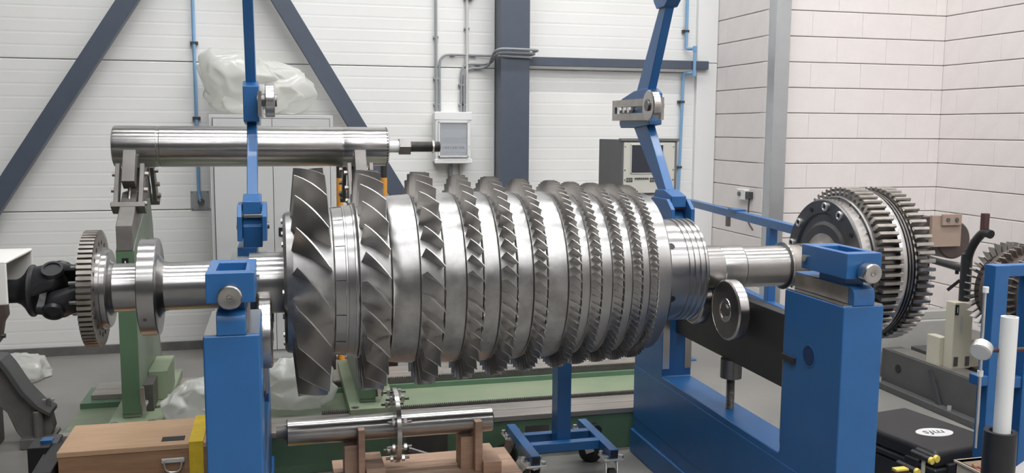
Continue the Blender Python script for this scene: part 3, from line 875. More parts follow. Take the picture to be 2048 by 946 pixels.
def sheet_heap(name, c, sz, seed, label, peaks=(), flat=.0, n=20, m=11, rotz=0, wob=.28):
    """crumpled plastic sheet: flat facets meeting in sharp folds"""
    rr = random.Random(int(seed*10))
    rows = []
    sv = Vector((seed*3.1, seed*1.7, seed*.9))
    for i in range(1, m):
        row = []
        for j in range(n):
            th = PI*(i + rr.uniform(-.38, .38))/m
            ph = 2*PI*(j + .5*(i % 2) + rr.uniform(-.36, .36))/n
            dvec = Vector((math.sin(th)*math.cos(ph), math.sin(th)*math.sin(ph), -math.cos(th)))
            f = 1 + wob*noise.noise(dvec*1.4 + sv) + rr.uniform(-.12, .12)
            for (pd, h, w) in peaks:
                f += h*math.exp(-((dvec - Vector(pd).normalized()).length/w)**2)
            p = dvec*f
            p = Vector((math.copysign(abs(p.x)**.9, p.x)*sz[0], p.y*sz[1], p.z*sz[2]))
            if p.z < -flat*sz[2]: p.z = -flat*sz[2] + (p.z + flat*sz[2])*.05
            row.append(Vector(c) + Matrix.Rotation(rotz, 3, 'Z') @ p)
        rows.append(row)
    zmin = min(p.z for r in rows for p in r)
    rows = [[p + Vector((0, 0, c[2] - zmin)) for p in r] for r in rows]
    mb = MB().rings(rows)
    tri = []
    for f in mb.f:
        if len(f) == 4:
            if rr.random() < .5: tri += [(f[0], f[1], f[2]), (f[0], f[2], f[3])]
            else: tri += [(f[0], f[1], f[3]), (f[1], f[2], f[3])]
        else: tri.append(f)
    mb.f = tri
    o = mb.build(name, 'plastic_film', None, smooth=180)
    cr = o.data.attributes.new('crease_edge', 'FLOAT', 'EDGE')
    for q in cr.data: q.value = rr.choice((0, .3, .7, 1.0))
    sub = o.modifiers.new('soften', 'SUBSURF'); sub.levels = 2; sub.render_levels = 2
    return tag(o, label, 'plastic sheet')
sheet_heap('plastic_bag', (-.13, 7.66, 1.926), (.39, .17, .25), 2.0, 'crumpled white plastic sheet on top of the grey cabinet', peaks=((( -.75, -.1, .75), .55, .38), ((.9, -.3, .1), .08, .5)), flat=.75)
FIT_SCALE = 1.047
sheet_heap('plastic_bag', (.05, 5.12, .228), (.23, .13, .17), 5.0, 'crumpled clear plastic sheet on the green bed behind the first blade row', flat=.6)
sheet_heap('plastic_bag', (-.42, 4.86, .228), (.165, .13, .15), 8.0, 'crumpled clear plastic sheet on the green bed behind the wooden box', peaks=(((.8, 0, .8), .25, .5),), flat=.6)
FIT_SCALE = 1.005
sheet_heap('plastic_bag', (-1.86, 7.25, 0.0), (.21, .20, .12), 11.0, 'white plastic sheet crumpled on the floor by the wall', flat=.5)

# ------------------------------------------------------------------ fuse box and conduits on the back wall
FIT_SCALE = 1.0
fb = thing('fuse_box', (1.46, 7.9, 1.55), 'white wall fuse box with clear hinged window', 'fuse box')
B(1.305, 1.615, 7.84, 7.998, 1.555, 1.975).build('box_case', 'plastic_white', fb, bevel=.008)
B(1.295, 1.625, 7.832, 7.85, 1.915, 1.985).build('box_flap', 'plastic_white', fb, bevel=.008)
B(1.295, 1.625, 7.832, 7.85, 1.545, 1.585).build('box_flap', 'plastic_white', fb, bevel=.008)
B(1.345, 1.575, 7.836, 7.841, 1.615, 1.89).build('window_recess', 'conduit_pale', fb)
for zz in (1.80, 1.68):
    B(1.35, 1.57, 7.832, 7.8365, zz-.035, zz+.035).build('breaker_strip', 'plastic_white', fb)
for k in range(9):
    B(1.362+k*.022, 1.378+k*.022, 7.829, 7.833, 1.672, 1.692).build('breaker', 'key_dark' if k % 3 else 'conduit_grey', fb)
B(1.338, 1.582, 7.822, 7.828, 1.608, 1.897).build('clear_cover', 'clear_window', fb)
MB().box(1.33, 1.59, 7.818, 7.836, 1.893, 1.903).box(1.33, 1.59, 7.818, 7.836, 1.602, 1.612).box(1.33, 1.34, 7.818, 7.836, 1.602, 1.9).box(1.58, 1.59, 7.818, 7.836, 1.602, 1.9).build('cover_frame', 'plastic_white', fb)
B(1.59, 1.606, 7.825, 7.842, 1.70, 1.80).build('cover_latch', 'plastic_white', fb)
def conduit(pts, r, m, label, clips=()):
    c = thing('conduit_pipe', Vector(pts[0]), label, 'conduit', 'conduits around the fuse box')
    MB().tube(pts, r, 10, bend=.09).build('pipe', m, c, smooth=60)
    for (x, z) in clips:
        B(x-.022, x+.022, 7.962, 7.998, z-.008, z+.008).build('clip', 'conduit_grey', c)
yc = 7.97
conduit([(1.335, yc, 1.986), (1.335, yc, 6.9)], .012, 'conduit_grey', 'straight grey conduit rising from the left of the fuse box to the roof', [(1.335, 2.05), (1.335, 2.27), (1.335, 2.62)])
conduit([(1.365, yc, 1.986), (1.365, yc, 2.475), (1.84, yc, 2.475), (1.84, 7.735, 2.455), (2.13, 7.735, 2.45), (2.13, 7.885, 2.45)], .0105, 'conduit_grey', 'grey conduit bending right from the fuse box at the top of the bundle', [(1.48, 2.475), (1.66, 2.475)])
conduit([(1.555, yc, 1.986), (1.555, yc, 2.40), (1.815, yc, 2.40), (1.815, 7.71, 2.485), (2.155, 7.71, 2.482), (2.155, 7.9, 2.482)], .0105, 'conduit_grey', 'grey conduit bending to the column, outer of the lower pair', [(1.555, 2.05), (1.555, 2.22), (1.70, 2.40)])
conduit([(1.58, yc, 1.986), (1.58, yc, 2.365), (1.79, yc, 2.365), (1.79, 7.685, 2.515), (2.18, 7.685, 2.51), (2.18, 7.9, 2.51)], .0105, 'conduit_grey', 'grey conduit bending to the column, inner of the lower pair', [(1.58, 2.05), (1.70, 2.365)])
conduit([(1.605, yc, 1.986), (1.605, yc, 2.90), (1.605, yc, 6.9)], .012, 'conduit_pale', 'pale straight conduit rising from the right of the fuse box', [(1.605, 2.7)])
conduit([(1.46, yc, 1.545), (1.46, yc, .02)], .018, 'conduit_grey', 'thick grey conduit dropping below the fuse box', [(1.46, 1.4)])
conduit([(1.55, yc, 1.545), (1.55, yc, .02)], .014, 'conduit_pale', 'pale conduit dropping below the fuse box', [(1.55, 1.4)])
jb = thing('junction_box', (1.615, 7.97, 2.93), 'small brown junction box high on the wall above the fuse box', 'junction box')
MB().box(1.575, 1.66, 7.95, 7.998, 2.945, 3.03).build('box_case', 'brown_paint', jb, bevel=.004)
B(1.58, 1.655, 7.944, 7.951, 2.95, 3.025).build('box_lid', 'brown_paint', jb, bevel=.002)

# blue air pipes on the wall
ap = thing('air_pipe', (-.63, 7.95, 1.2), 'thin light blue air pipe dropping to a steel wall plate', 'pipe')
MB().tube([(-.632, 7.955, 6.9), (-.632, 7.955, 1.30), (-.622, 7.945, 1.24)], .0135, 12, bend=.04).build('pipe', 'blue_pipe', ap, smooth=60)
for z in (2.515, 1.915):
    B(-.662, -.602, 7.962, 7.998, z-.012, z+.012).build('clip', 'key_dark', ap)
    B(-.652, -.612, 7.94, 7.962, z-.009, z+.009).build('clip_strap', 'key_dark', ap)
wp = thing('wall_plate', (-.62, 7.99, 1.16), 'square steel wall plate behind the air pipe outlet', 'plate')
B(-.70, -.555, 7.99, 7.998, 1.165, 1.325).build('plate', 'galvanised', wp, bevel=.002)
MB().cyl((-.617, 7.935, 1.235), (-.617, 7.99, 1.235), .026, n=20).build('outlet', 'steel_dark', wp, smooth=40)
for sx_ in (-.688, -.567):
    for z in (1.178, 1.312):
        MB().cyl((sx_, 7.986, z), (sx_, 7.99, z), .005, n=8).build('screw', 'steel_dark', wp)
ap = thing('air_pipe', (3.62, 7.95, 1.2), 'light blue air pipe with an offset bend beside the white corner flashing', 'pipe')
MB().tube([(3.645, 7.955, 6.9), (3.645, 7.955, 2.58), (3.70, 7.885, 2.58), (3.70, 7.885, 2.36), (3.625, 7.955, 2.36), (3.60, 7.955, .95)], .0145, 12, bend=.03).build('pipe', 'blue_pipe', ap, smooth=60)
for x_, z in ((3.645, 2.74), (3.618, 2.10), (3.608, 1.50)):
    B(x_-.03, x_+.03, 7.962, 7.998, z-.012, z+.012).build('clip', 'key_dark', ap)
    B(x_-.02, x_+.02, 7.937, 7.962, z-.009, z+.009).build('clip_strap', 'key_dark', ap)
for z0_ in (2.36, 2.58):
    MB().cyl((3.70, 7.885, z0_-.03), (3.70, 7.885, z0_+.02), .0195, n=14).build('elbow', 'blue_pipe', ap, smooth=40)

# ------------------------------------------------------------------ instrument on its cabinet
FIT_SCALE = 1.027
IY = 6.2
ins = thing('measuring_instrument', (2.55, IY+.25, 1.335), 'grey bench instrument with dark screen and key rows on its cream front panel', 'instrument')
MB().box(2.375, 2.80, IY+.012, IY+.50, 1.335, 1.725).build('case', 'instrument_grey', ins, bevel=.004)
B(2.362, 2.812, IY+.0, IY+.05, 1.715, 1.735).build('hood_edge', 'instrument_grey', ins, bevel=.003)
fp = B(2.385, 2.775, IY, IY+.012, 1.345, 1.705).build('front_panel', 'instrument_panel', ins, bevel=.002)
B(2.443, 2.682, IY-.003, IY+.001, 1.49, 1.687).build('screen', 'screen_glass', fp)
MB().box(2.437, 2.443, IY-.006, IY, 1.485, 1.692).box(2.682, 2.688, IY-.006, IY, 1.485, 1.692).box(2.437, 2.688, IY-.006, IY, 1.687, 1.693).box(2.437, 2.688, IY-.006, IY, 1.484, 1.490).build('bezel', 'instrument_panel', fp)
for kx in range(3):
    for kz in range(2):
        for bx in (2.408, 2.588):
            B(bx+kx*.0165, bx+kx*.0165+.012, IY-.004, IY, 1.425+kz*.0175, 1.437+kz*.0175).build('key', 'key_dark', fp)
for kx in range(7):
    B(2.470+kx*.0158, 2.482+kx*.0158, IY-.004, IY, 1.4425, 1.4545).build('key', 'key_dark', fp)
for bx in (2.395, 2.765):
    for bz in (1.675, 1.51, 1.44, 1.36):
        MB().cyl((bx, IY-.004, bz), (bx, IY, bz), .005, n=10).build('panel_screw', 'steel_dark', fp)
ic = thing('instrument_cabinet', (2.55, IY+.27, 0), 'cream floor cabinet under the grey measuring instrument', 'cabinet')
B(2.36, 2.82, IY+.03, IY+.53, .06, 1.335).build('cabinet_body', 'instrument_panel', ic, bevel=.005)
MB().box(2.38, 2.80, IY+.016, IY+.03, .70, 1.31).build('cabinet_door', 'instrument_panel', ic, bevel=.003)
MB().box(2.38, 2.80, IY+.016, IY+.03, .10, .68).build('cabinet_drawer', 'instrument_panel', ic, bevel=.003)
B(2.37, 2.81, IY+.05, IY+.5, 0, .06).build('cabinet_base', 'key_dark', ic)

# orange sack truck behind the far stand
FIT_SCALE = 1.02
ot = thing('sack_truck', (.57, 6.7, 0), 'orange tubular sack truck parked behind the steel cylinder', 'hand truck')
OX0, OX1, OY = .418, .728, 6.6
for x_ in (OX0, OX1):
    MB().tube([(x_, OY+.10, .12), (x_, OY, 1.46)], .0235, 12).build('side_rail', 'orange_paint', ot, smooth=60)
    MB().cyl((x_, OY, 1.44), (x_, OY-.005, 1.60), .022, n=12).build('grip', 'rubber', ot, smooth=40)
    MB().lathe([(-.03,.04),(-.03,.11),(-.02,.125),(.02,.125),(.03,.11),(.03,.04)], (x_ + (-.07 if x_ == OX0 else .07), OY+.18, .126), 'X', 28, close=True).build('wheel', 'rubber', ot, smooth=40)
MB().cyl((OX0-.1, OY+.18, .126), (OX1+.1, OY+.18, .126), .014, n=10).build('axle', 'steel_cast', ot)
for z in (1.37, .95, .50):
    MB().cyl((OX0, OY+.10*(1.46-z)/1.34, z), (OX1, OY+.10*(1.46-z)/1.34, z), .014, n=12).build('cross_tube', 'orange_paint', ot, smooth=40)
B(OX0-.03, OX1+.03, OY-.14, OY+.12, .02, .03).build('toe_plate', 'orange_paint', ot)
for x_ in (OX0, OX1):
    MB().bar((x_, OY+.10, .03), (x_, OY+.10, .20), .03, .01, (1, 0, 0)).build('toe_bracket', 'orange_paint', ot)

# ------------------------------------------------------------------ test shaft in its wooden cradle
FIT_SCALE = 1.059
ts = thing('flanged_shaft', (.48, 4.2, .19), 'steel shaft with a bolted ring flange lying in a wooden cradle', 'shaft')
TC = (0, 4.2, .365)
MB().lathe([(.012,.02),(.012,.057),(.016,.0605),(.10,.0605),(.102,.0598),(.48,.0598),(.52,.0598),(.88,.0598),(.882,.0605),(.962,.0605),(.967,.055),(.967,.02)], TC, 'X', 48).build('shaft_body', 'steel_turned', ts, smooth=30)
MB().lathe([(-.035,.01),(-.035,.030),(.0,.030),(.0,.034),(.012,.034),(.012,.01)], TC, 'X', 28).build('shaft_spigot', 'steel_cast', ts, smooth=40)
MB().lathe([(.494,.055),(.494,.172),(.516,.172),(.516,.055)], TC, 'X', 72, close=True).build('ring_flange', 'steel_ground', ts, smooth=30, bevel=.002)
for k in range(8):
    a = 2*PI*(k+.5)/8
    yy, zz = 4.2-.152*math.cos(a), .365+.152*math.sin(a)
    MB().cyl((.455, yy, zz), (.562, yy, zz), .0065, n=8).build('stud', 'steel_dark', ts)
    for x_ in (.474, .526):
        MB().hexa((x_, yy, zz), (x_+.012 if x_ < .5 else x_+.014, yy, zz), .0155).build('stud_nut', 'steel_bolt', ts)
wc_ = thing('wooden_cradle', (.62, 4.15, 0), 'rough timber cradle with notched uprights under the flanged shaft', 'cradle')
for y0, y1 in ((3.88, 4.05), (4.055, 4.225), (4.23, 4.40)):
    B(.22, 1.08, y0, y1, .105, .145).build('deck_plank', 'lumber', wc_, bevel=.003)
for x_ in (.24, .86):
    B(x_, x_+.14, 3.87, 4.41, 0, .105).build('bearer', 'lumber', wc_, bevel=.003)
for x_, dx_ in ((.325, .05), (.865, .06)):
    B(x_, x_+dx_*.6, 4.095, 4.14, .145, .385).build('upright', 'lumber', wc_, bevel=.003)
    B(x_-.005, x_+dx_*.6, 4.262, 4.30, .145, .385).build('upright', 'lumber', wc_, bevel=.003)
    B(x_-.06, x_, 4.14, 4.262, .145, .300).build('saddle_block', 'lumber', wc_, bevel=.003)
    B(x_+.032, x_+.12, 4.06, 4.32, .145, .20).build('support_block', 'lumber', wc_, bevel=.003)

# ------------------------------------------------------------------ blue trolley on casters
FIT_SCALE = 1.057
tr = thing('caster_trolley', (1.34, 4.28, 0), 'blue square tube trolley with upright post and swivel casters', 'trolley')
for x_ in (1.145, 1.535):
    B(x_-.023, x_+.023, 4.04, 4.53, .175, .22).build('side_tube', 'blue_paint', tr, bevel=.003)
    B(x_-.018, x_+.018, 4.038, 4.041, .180, .215).build('tube_mouth', 'label_black', tr)
for y_ in (4.21, 4.36):
    B(1.168, 1.512, y_-.0225, y_+.0225, .175, .22).build('cross_tube', 'blue_paint', tr, bevel=.003)
B(1.309, 1.379, 4.235, 4.335, .18, 1.02).build('post', 'blue_paint', tr, bevel=.004)
B(1.22, 1.47, 4.2, 4.37, 1.02, 1.03).build('top_plate', 'blue_paint', tr, bevel=.002)
def caster(x_, y_, yaw):
    B(x_-.05, x_+.05, y_-.05, y_+.05, .165, .175).build('caster_plate', 'steel_bolt', tr, bevel=.002)
    for a, b in ((-1,-1),(1,-1),(-1,1),(1,1)):
        MB().hexa((x_+a*.038, y_+b*.038, .175), (x_+a*.038, y_+b*.038, .190), .011).build('caster_nut', 'steel_bolt', tr)
    MB().cyl((x_, y_, .150), (x_, y_, .165), .034, n=24).build('caster_swivel', 'steel_bolt', tr, smooth=40)
    Rz = Matrix.Rotation(yaw, 3, 'Z')
    c_ = Vector((x_, y_, 0)) + Rz @ Vector((0, .035, 0))
    ax = Rz @ Vector((1, 0, 0))
    fk = MB()
    for s in (-1, 1):
        for p, q in (((0, .0, .15), (0, .035, .058)),):
            fk.bar(Vector((x_, y_, 0)) + Rz @ Vector((s*.027, p[1], p[2])), Vector((x_, y_, 0)) + Rz @ Vector((s*.027, q[1], q[2])), .045, .004, ax)
    fk.build('caster_fork', 'steel_bolt', tr)
    w = MB()
    n = 28
    e1 = Rz @ Vector((0, 1, 0)); e2 = Vector((0, 0, 1))
    cc = Vector((c_.x, c_.y, .0625))
    rows = [[cc + ax*h + (e1*math.cos(2*PI*j/n) + e2*math.sin(2*PI*j/n))*r for j in range(n)] for h, r in ((-.02,.02),(-.02,.053),(-.015,.0622),(.015,.0622),(.02,.053),(.02,.02))]
    w.rings(rows, close=True).build('caster_wheel', 'rubber', tr, smooth=40)
caster(1.145, 4.08, .2); caster(1.535, 4.08, 2.9); caster(1.145, 4.49, 1.0); caster(1.535, 4.49, -1.9)

# ------------------------------------------------------------------ wooden box with yellow strap
FIT_SCALE = 1.064
wb_ = thing('wooden_box', (-.60, 4.03, 0), 'oak plywood case with a bow handle and black plate on a timber pallet', 'box')
bd = B(-.872, -.30, 3.865, 4.21, .13, .43).build('box_body', 'oak_shaded', wb_, bevel=.003)
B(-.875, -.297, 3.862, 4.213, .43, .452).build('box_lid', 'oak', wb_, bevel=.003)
B(-.49, -.40, 3.91, 3.965, .452, .4535).build('name_plate', 'label_black', wb_)
for s in (-.035, .035):
    MB().cyl((-.44+s, 3.845, .385), (-.44+s, 3.865, .385), .006, n=8).build('handle_lug', 'steel_bolt', wb_)
B(-.485, -.395, 3.855, 3.865, .378, .397).build('handle_plate', 'steel_bolt', wb_, bevel=.002)
MB().tube([(-.475, 3.848, .388), (-.47, 3.846, .355), (-.455, 3.846, .342), (-.425, 3.846, .342), (-.41, 3.846, .355), (-.405, 3.848, .388)], .0042, 8, bend=.01).build('bow_handle', 'steel_bolt', wb_, smooth=60)
for x_ in (-.85, -.65, -.45):
    B(x_, x_+.12, 3.85, 4.23, 0, .13).build('pallet_bearer', 'lumber', wb_, bevel=.003)
st = thing('yellow_strap', (-.345, 4.03, .13), 'yellow webbing strap wrapped over the end of the oak case', 'strap')
sp_ = MB()
x0, x1 = -.378, -.322
sp_.prism([(3.853,.10),(3.858,.10),(3.8615,.4545),(4.2135,.4545),(4.2165,.16),(4.2215,.16),(4.219,.460),(4.19,.464),(4.03,.462),(3.88,.464),(3.856,.460)], 'X', x0, x1)
sp_.build('strap_band', 'yellow_strap', st, bevel=.001)
tb = thing('timber_block', (.05, 4.25, 0), 'short timber block on the floor under the yellow sling', 'timber')
B(-.04, .15, 4.13, 4.37, 0, .048).build('block_lower', 'lumber', tb, bevel=.003)
sl = thing('lifting_sling', (.05, 4.25, .048), 'yellow round sling coiled in a loop beside the flanged shaft', 'sling')
lp = [(.06+.075*math.cos(2*PI*k/16), 4.25+.10*math.sin(2*PI*k/16), .078+.006*math.sin(4*PI*k/16)) for k in range(17)]
MB().tube(lp, .022, 12).build('sling_loop', 'yellow_strap', sl, smooth=60)

# ------------------------------------------------------------------ machine parts at the lower left
FIT_SCALE = 1.034
cf = thing('cast_leg', (-1.45, 5.6, 0), 'grey ribbed cast iron machine leg at the left edge behind the box', 'machine leg')
leg = [(-1.66,.52),(-1.50,.50),(-1.47,.46),(-1.40,.33),(-1.33,.235),(-1.27,.19),(-1.255,.10),(-1.28,.04),(-1.42,.04),(-1.45,.09),(-1.49,.20),(-1.56,.27),(-1.66,.30)]
MB().prism(leg, 'Y', 5.52, 5.60).build('leg_web', 'steel_cast', cf, bevel=.006)
MB().prism([(-1.66,.535),(-1.495,.515),(-1.46,.465),(-1.39,.335),(-1.32,.245),(-1.26,.2),(-1.262,.175),(-1.33,.22),(-1.41,.31),(-1.48,.44),(-1.51,.485),(-1.66,.505)], 'Y', 5.47, 5.65).build('leg_rib', 'machine_grey', cf, bevel=.005)
B(-1.42, -1.25, 5.46, 5.66, 0, .06).build('leg_foot', 'steel_cast', cf, bevel=.006)
MB().cyl((-1.33, 5.50, .06), (-1.33, 5.50, .20), .028, n=20).build('foot_boss', 'steel_cast', cf, smooth=40)
MB().cyl((-1.33, 5.50, .20), (-1.33, 5.50, .21), .022, n=20).build('foot_cap', 'steel_bolt', cf, smooth=40)
MB().cyl((-1.285, 5.56, .06), (-1.285, 5.56, .26), .012, n=12).build('foot_screw', 'steel_cast', cf, smooth=40)
MB().bar((-1.315, 5.56, .25), (-1.255, 5.56, .25), .014, .01).build('wing_nut', 'steel_bolt', cf)
B(-1.9, -1.55, 5.45, 5.68, 0, .70).build('leg_column', 'machine_grey', cf, bevel=.01)
FIT_SCALE = 1.05
br = thing('clamp_bracket', (-1.285, 4.5, 0), 'dark brown machine bracket hanging below the drive housing at the photo edge', 'bracket')
MB().prism([(-1.385,.98),(-1.185,1.0),(-1.170,.99),(-1.167,.93),(-1.185,.90),(-1.200,.82),(-1.215,.80),(-1.230,.87),(-1.245,.83),(-1.285,.80),(-1.385,.78)], 'Y', 4.40, 4.46).build('bracket_plate', 'brown_paint', br, bevel=.004)
MB().cyl((-1.197, 4.42, .84), (-1.180, 4.42, .84), .010, n=10).build('bracket_screw', 'steel_dark', br, smooth=40)
B(-1.425, -1.285, 4.36, 4.5, 0, 1.0).build('bracket_column', 'brown_paint', br, bevel=.008)
FIT_SCALE = 1.065
rc = thing('roller_carriage', (-.98, 3.75, 0), 'black roller carriage with two bright rollers in the lower left corner', 'roller carriage')
B(-.955, -.885, 3.80, 4.25, .05, .395).build('carriage_body', 'black_beam', rc, bevel=.005)
B(-1.04, -.955, 4.10, 4.24, .25, .40).build('carriage_bracket', 'black_beam', rc, bevel=.004)
MB().bar((-1.04, 3.72, .22), (-.94, 4.22, .41), .03, .012).build('carriage_strip', 'machine_grey', rc)
for x_, y_, z_ in ((-.968, 3.70, .335), (-1.015, 3.62, .315)):
    MB().lathe([(-.022,.01),(-.022,.040),(-.019,.0425),(.019,.0425),(.022,.040),(.022,.01)], (x_, y_, z_), 'X', 32).build('roller', 'steel_turned', rc, smooth=30)
B(-.985, -.93, 3.60, 3.83, .25, .34).build('roller_fork', 'black_beam', rc, bevel=.004)
B(-1.10, -1.035, 3.55, 3.75, .03, .30).build('roller_fork', 'black_beam', rc, bevel=.004)
B(-1.10, -.88, 3.55, 4.2, 0, .05).build('carriage_base', 'black_beam', rc, bevel=.004)
B(-1.0, -.955, 4.15, 4.2, .40, .412).build('blue_shim', 'blue_paint', rc)

# ------------------------------------------------------------------ blue guard frame behind the journal
FIT_SCALE = 1.039
gf = thing('guard_frame', (2.9, 5.4, 0), 'blue square tube guard frame standing behind the rotor journal', 'frame')
ga, gb_ = Vector((3.05, 6.50, 0)), Vector((2.80, 4.55, 0))
def gp_(t, z): return ga.lerp(gb_, t) + Vector((0, 0, z))
MB().bar(gp_(-.01, 1.225), gp_(1.08, 1.225), .05, .05).build('top_rail', 'blue_paint', gf, bevel=.003)
MB().bar(gp_(0, .735), gp_(1.08, .735), .05, .05).build('lower_rail', 'blue_paint', gf, bevel=.003)
MB().bar(gp_(0, .62), gp_(1.08, .62), .05, .04).build('lower_rail', 'blue_paint', gf, bevel=.003)
MB().bar(gp_(.80, .64), gp_(.80, 1.2), .05, .05, (0, 1, 0)).build('frame_post', 'blue_paint', gf, bevel=.003)
for t_ in (0.0, 1.06):
    MB().bar(gp_(t_, 0), gp_(t_, 1.2), .05, .05, (0, 1, 0)).build('frame_post', 'blue_paint', gf, bevel=.003)
    MB().bar(gp_(t_, 0), gp_(t_, .01), .12, .12, (0, 1, 0)).build('post_foot', 'blue_paint', gf)
MB().bar(gp_(.42, 1.245), gp_(.42, 1.13), .02, .035, (0, 1, 0)).build('hook_clip', 'steel_dark', gf)
MB().bar(gp_(.53, 1.255), gp_(.47, 1.255), .08, .012).build('clip_plate', 'blue_paint', gf)
FIT_SCALE = 1.005
so = thing('wall_switch', (3.93, 7.3, 1.23), 'small white switch box on the block wall beside the galvanised post', 'switch box')
B(3.90, 3.948, 7.24, 7.39, 1.235, 1.325).build('switch_case', 'plastic_white', so, bevel=.006)
MB().cyl((3.888, 7.33, 1.285), (3.90, 7.33, 1.285), .02, n=18).build('switch_knob', 'steel_dark', so, smooth=40)
B(3.905, 3.945, 7.17, 7.24, 1.25, 1.31).build('switch_plug', 'key_dark', so, bevel=.004)
MB().tube([(3.925, 7.20, 1.25), (3.92, 7.20, 1.15), (3.90, 7.16, 1.05), (3.915, 7.10, .99)], .007, 8, bend=.03).build('switch_cable', 'key_dark', so, smooth=60)

# ------------------------------------------------------------------ second balancing machine on the right
FIT_SCALE = 1.045
rm = thing('grey_machine_bed', (4.4, 4.6, 0), 'dark grey machine bed running towards the viewer in front of the block wall', 'machine bed')
MB().prism([(4.05,.0),(4.85,0),(4.85,.27),(4.70,.27),(4.70,.235),(4.62,.235),(4.62,.27),(4.28,.27),(4.28,.235),(4.20,.235),(4.20,.27),(4.05,.27)], 'Y', 3.9, 5.48).build('bed_casting', 'machine_grey', rm, bevel=.005)
B(3.99, 4.90, 3.9, 5.52, 0, .045).build('bed_foot', 'machine_grey', rm, bevel=.005)
for y_ in (5.30, 4.95, 4.45):
    MB().cyl((4.046, y_, .165), (4.052, y_, .165), .028, n=20).build('bed_bore', 'label_black', rm)
for y_ in (5.44, 4.75):
    MB().hexa((4.015, y_, .045), (4.015, y_, .075), .014).build('bed_bolt', 'steel_bolt', rm)
MB().bar((4.045, 4.98, .24), (4.03, 4.86, .03), .03, .02, (1, 0, 0)).build('bed_rod', 'key_dark', rm)
MB().box(4.06, 4.19, 4.0, 5.4, .27, .276).build('slide_way', 'steel_cast', rm)
FIT_SCALE = 1.038
hs = thing('pale_machine_base', (4.45, 5.85, 0), 'pale grey box base behind the lower rim of the turbine disc', 'machine base')
MB().box(4.02, 4.85, 5.56, 6.25, .03, .44).build('base_box', 'machine_pale', hs, bevel=.012)
B(4.06, 4.81, 5.60, 6.20, 0, .03).build('base_foot', 'machine_grey', hs)
B(4.10, 4.80, 5.58, 5.68, .44, .50).build('base_ledge', 'machine_pale', hs, bevel=.006)
hm = thing('counterweight_motor', (4.28, 5.72, .5), 'dark brown round motor on a pale brown bracket above the bar behind the turbine disc', 'motor')
MB().lathe([(-.10,.02),(-.10,.125),(-.09,.135),(.12,.135),(.13,.125),(.13,.02)], (4.60, 5.60, 1.02), 'Y', 40).build('motor_body', 'brown_paint', hm, smooth=30)
B(4.38, 4.62, 5.46, 5.49, .98, 1.20).build('bracket_plate', 'brown_pale', hm, bevel=.003)
B(4.45, 4.60, 5.44, 5.46, 1.13, 1.21).build('bracket_block', 'brown_pale', hm, bevel=.004)
MB().box(4.34, 4.42, 5.49, 5.85, 1.02, 1.19).box(4.34, 4.42, 5.64, 5.80, .5, 1.05).build('motor_column', 'brown_paint', hm, bevel=.005)
for x_ in (4.49, 4.56):
    MB().cyl((x_, 5.432, 1.17), (x_, 5.44, 1.17), .014, n=12).build('bracket_screw', 'steel_dark', hm)
FIT_SCALE = 1.045
cs2 = thing('cream_stanchion', (4.2, 4.9, .27), 'cream painted bearing stanchion with a black clamp arm on the grey bed', 'stanchion')
B(4.10, 4.24, 4.86, 4.94, .27, .70).build('stanchion_body', 'cream_paint', cs2, bevel=.006)
B(4.07, 4.13, 4.94, 5.06, .27, .46).build('stanchion_lug', 'cream_paint', cs2, bevel=.005)
B(4.24, 4.50, 4.86, 4.94, .61, .70).build('stanchion_bridge', 'cream_paint', cs2, bevel=.006)
B(4.42, 4.50, 4.86, 4.94, .27, .61).build('stanchion_leg', 'cream_paint', cs2, bevel=.006)
B(4.24, 4.42, 4.88, 4.92, .27, .45).build('stanchion_web', 'cream_paint', cs2, bevel=.004)
B(4.104, 4.13, 4.857, 4.861, .62, .685).build('number_plate', 'label_black', cs2)
B(4.118, 4.122, 4.8562, 4.858, .635, .67).build('number_mark', 'label_white', cs2)
B(4.15, 4.165, 4.857, 4.861, .50, .61).build('stanchion_groove', 'machine_pale', cs2)
for x_ in (4.115, 4.20):
    B(x_, x_+.03, 4.857, 4.861, .29, .35).build('stanchion_recess', 'rack_dark', cs2)
MB().cyl((4.20, 4.90, .70), (4.20, 4.90, 1.0), .034, n=20).build('clamp_post', 'black_iron', cs2, smooth=40)
MB().cyl((4.20, 4.90, 1.0), (4.20, 4.90, 1.03), .018, n=12).build('clamp_knob', 'black_iron', cs2, smooth=40)
MB().tube([(4.20, 4.90, .93), (4.20, 4.88, 1.02), (4.20, 4.83, 1.10), (4.20, 4.77, 1.155), (4.20, 4.71, 1.145)], .027, 14, bend=.05).build('clamp_arm', 'black_iron', cs2, smooth=60)
B(4.18, 4.22, 4.75, 4.785, 1.165, 1.27).build('clamp_handle', 'maroon', cs2, bevel=.004)
MB().cyl((4.20, 4.90, .90), (4.20, 5.43, .93), .023, n=16).build('clamp_bar', 'black_iron', cs2, smooth=40)
MB().cyl((4.20, 4.98, .905), (4.20, 4.98, .86), .012, n=10).build('clamp_screw', 'black_iron', cs2, smooth=40)
MB().bar((4.175, 4.92, .83), (4.13, 4.97, .76), .012, .02).build('clamp_lever', 'black_iron', cs2)
MB().lathe([(.59,.010),(.595,.020),(.60,.030),(.61,.030),(.612,.012),(.65,.006),(.66,.002)], (4.36, 4.85, -.05), 'Z', 16).build('pawn_knob', 'black_plastic', cs2, smooth=40)
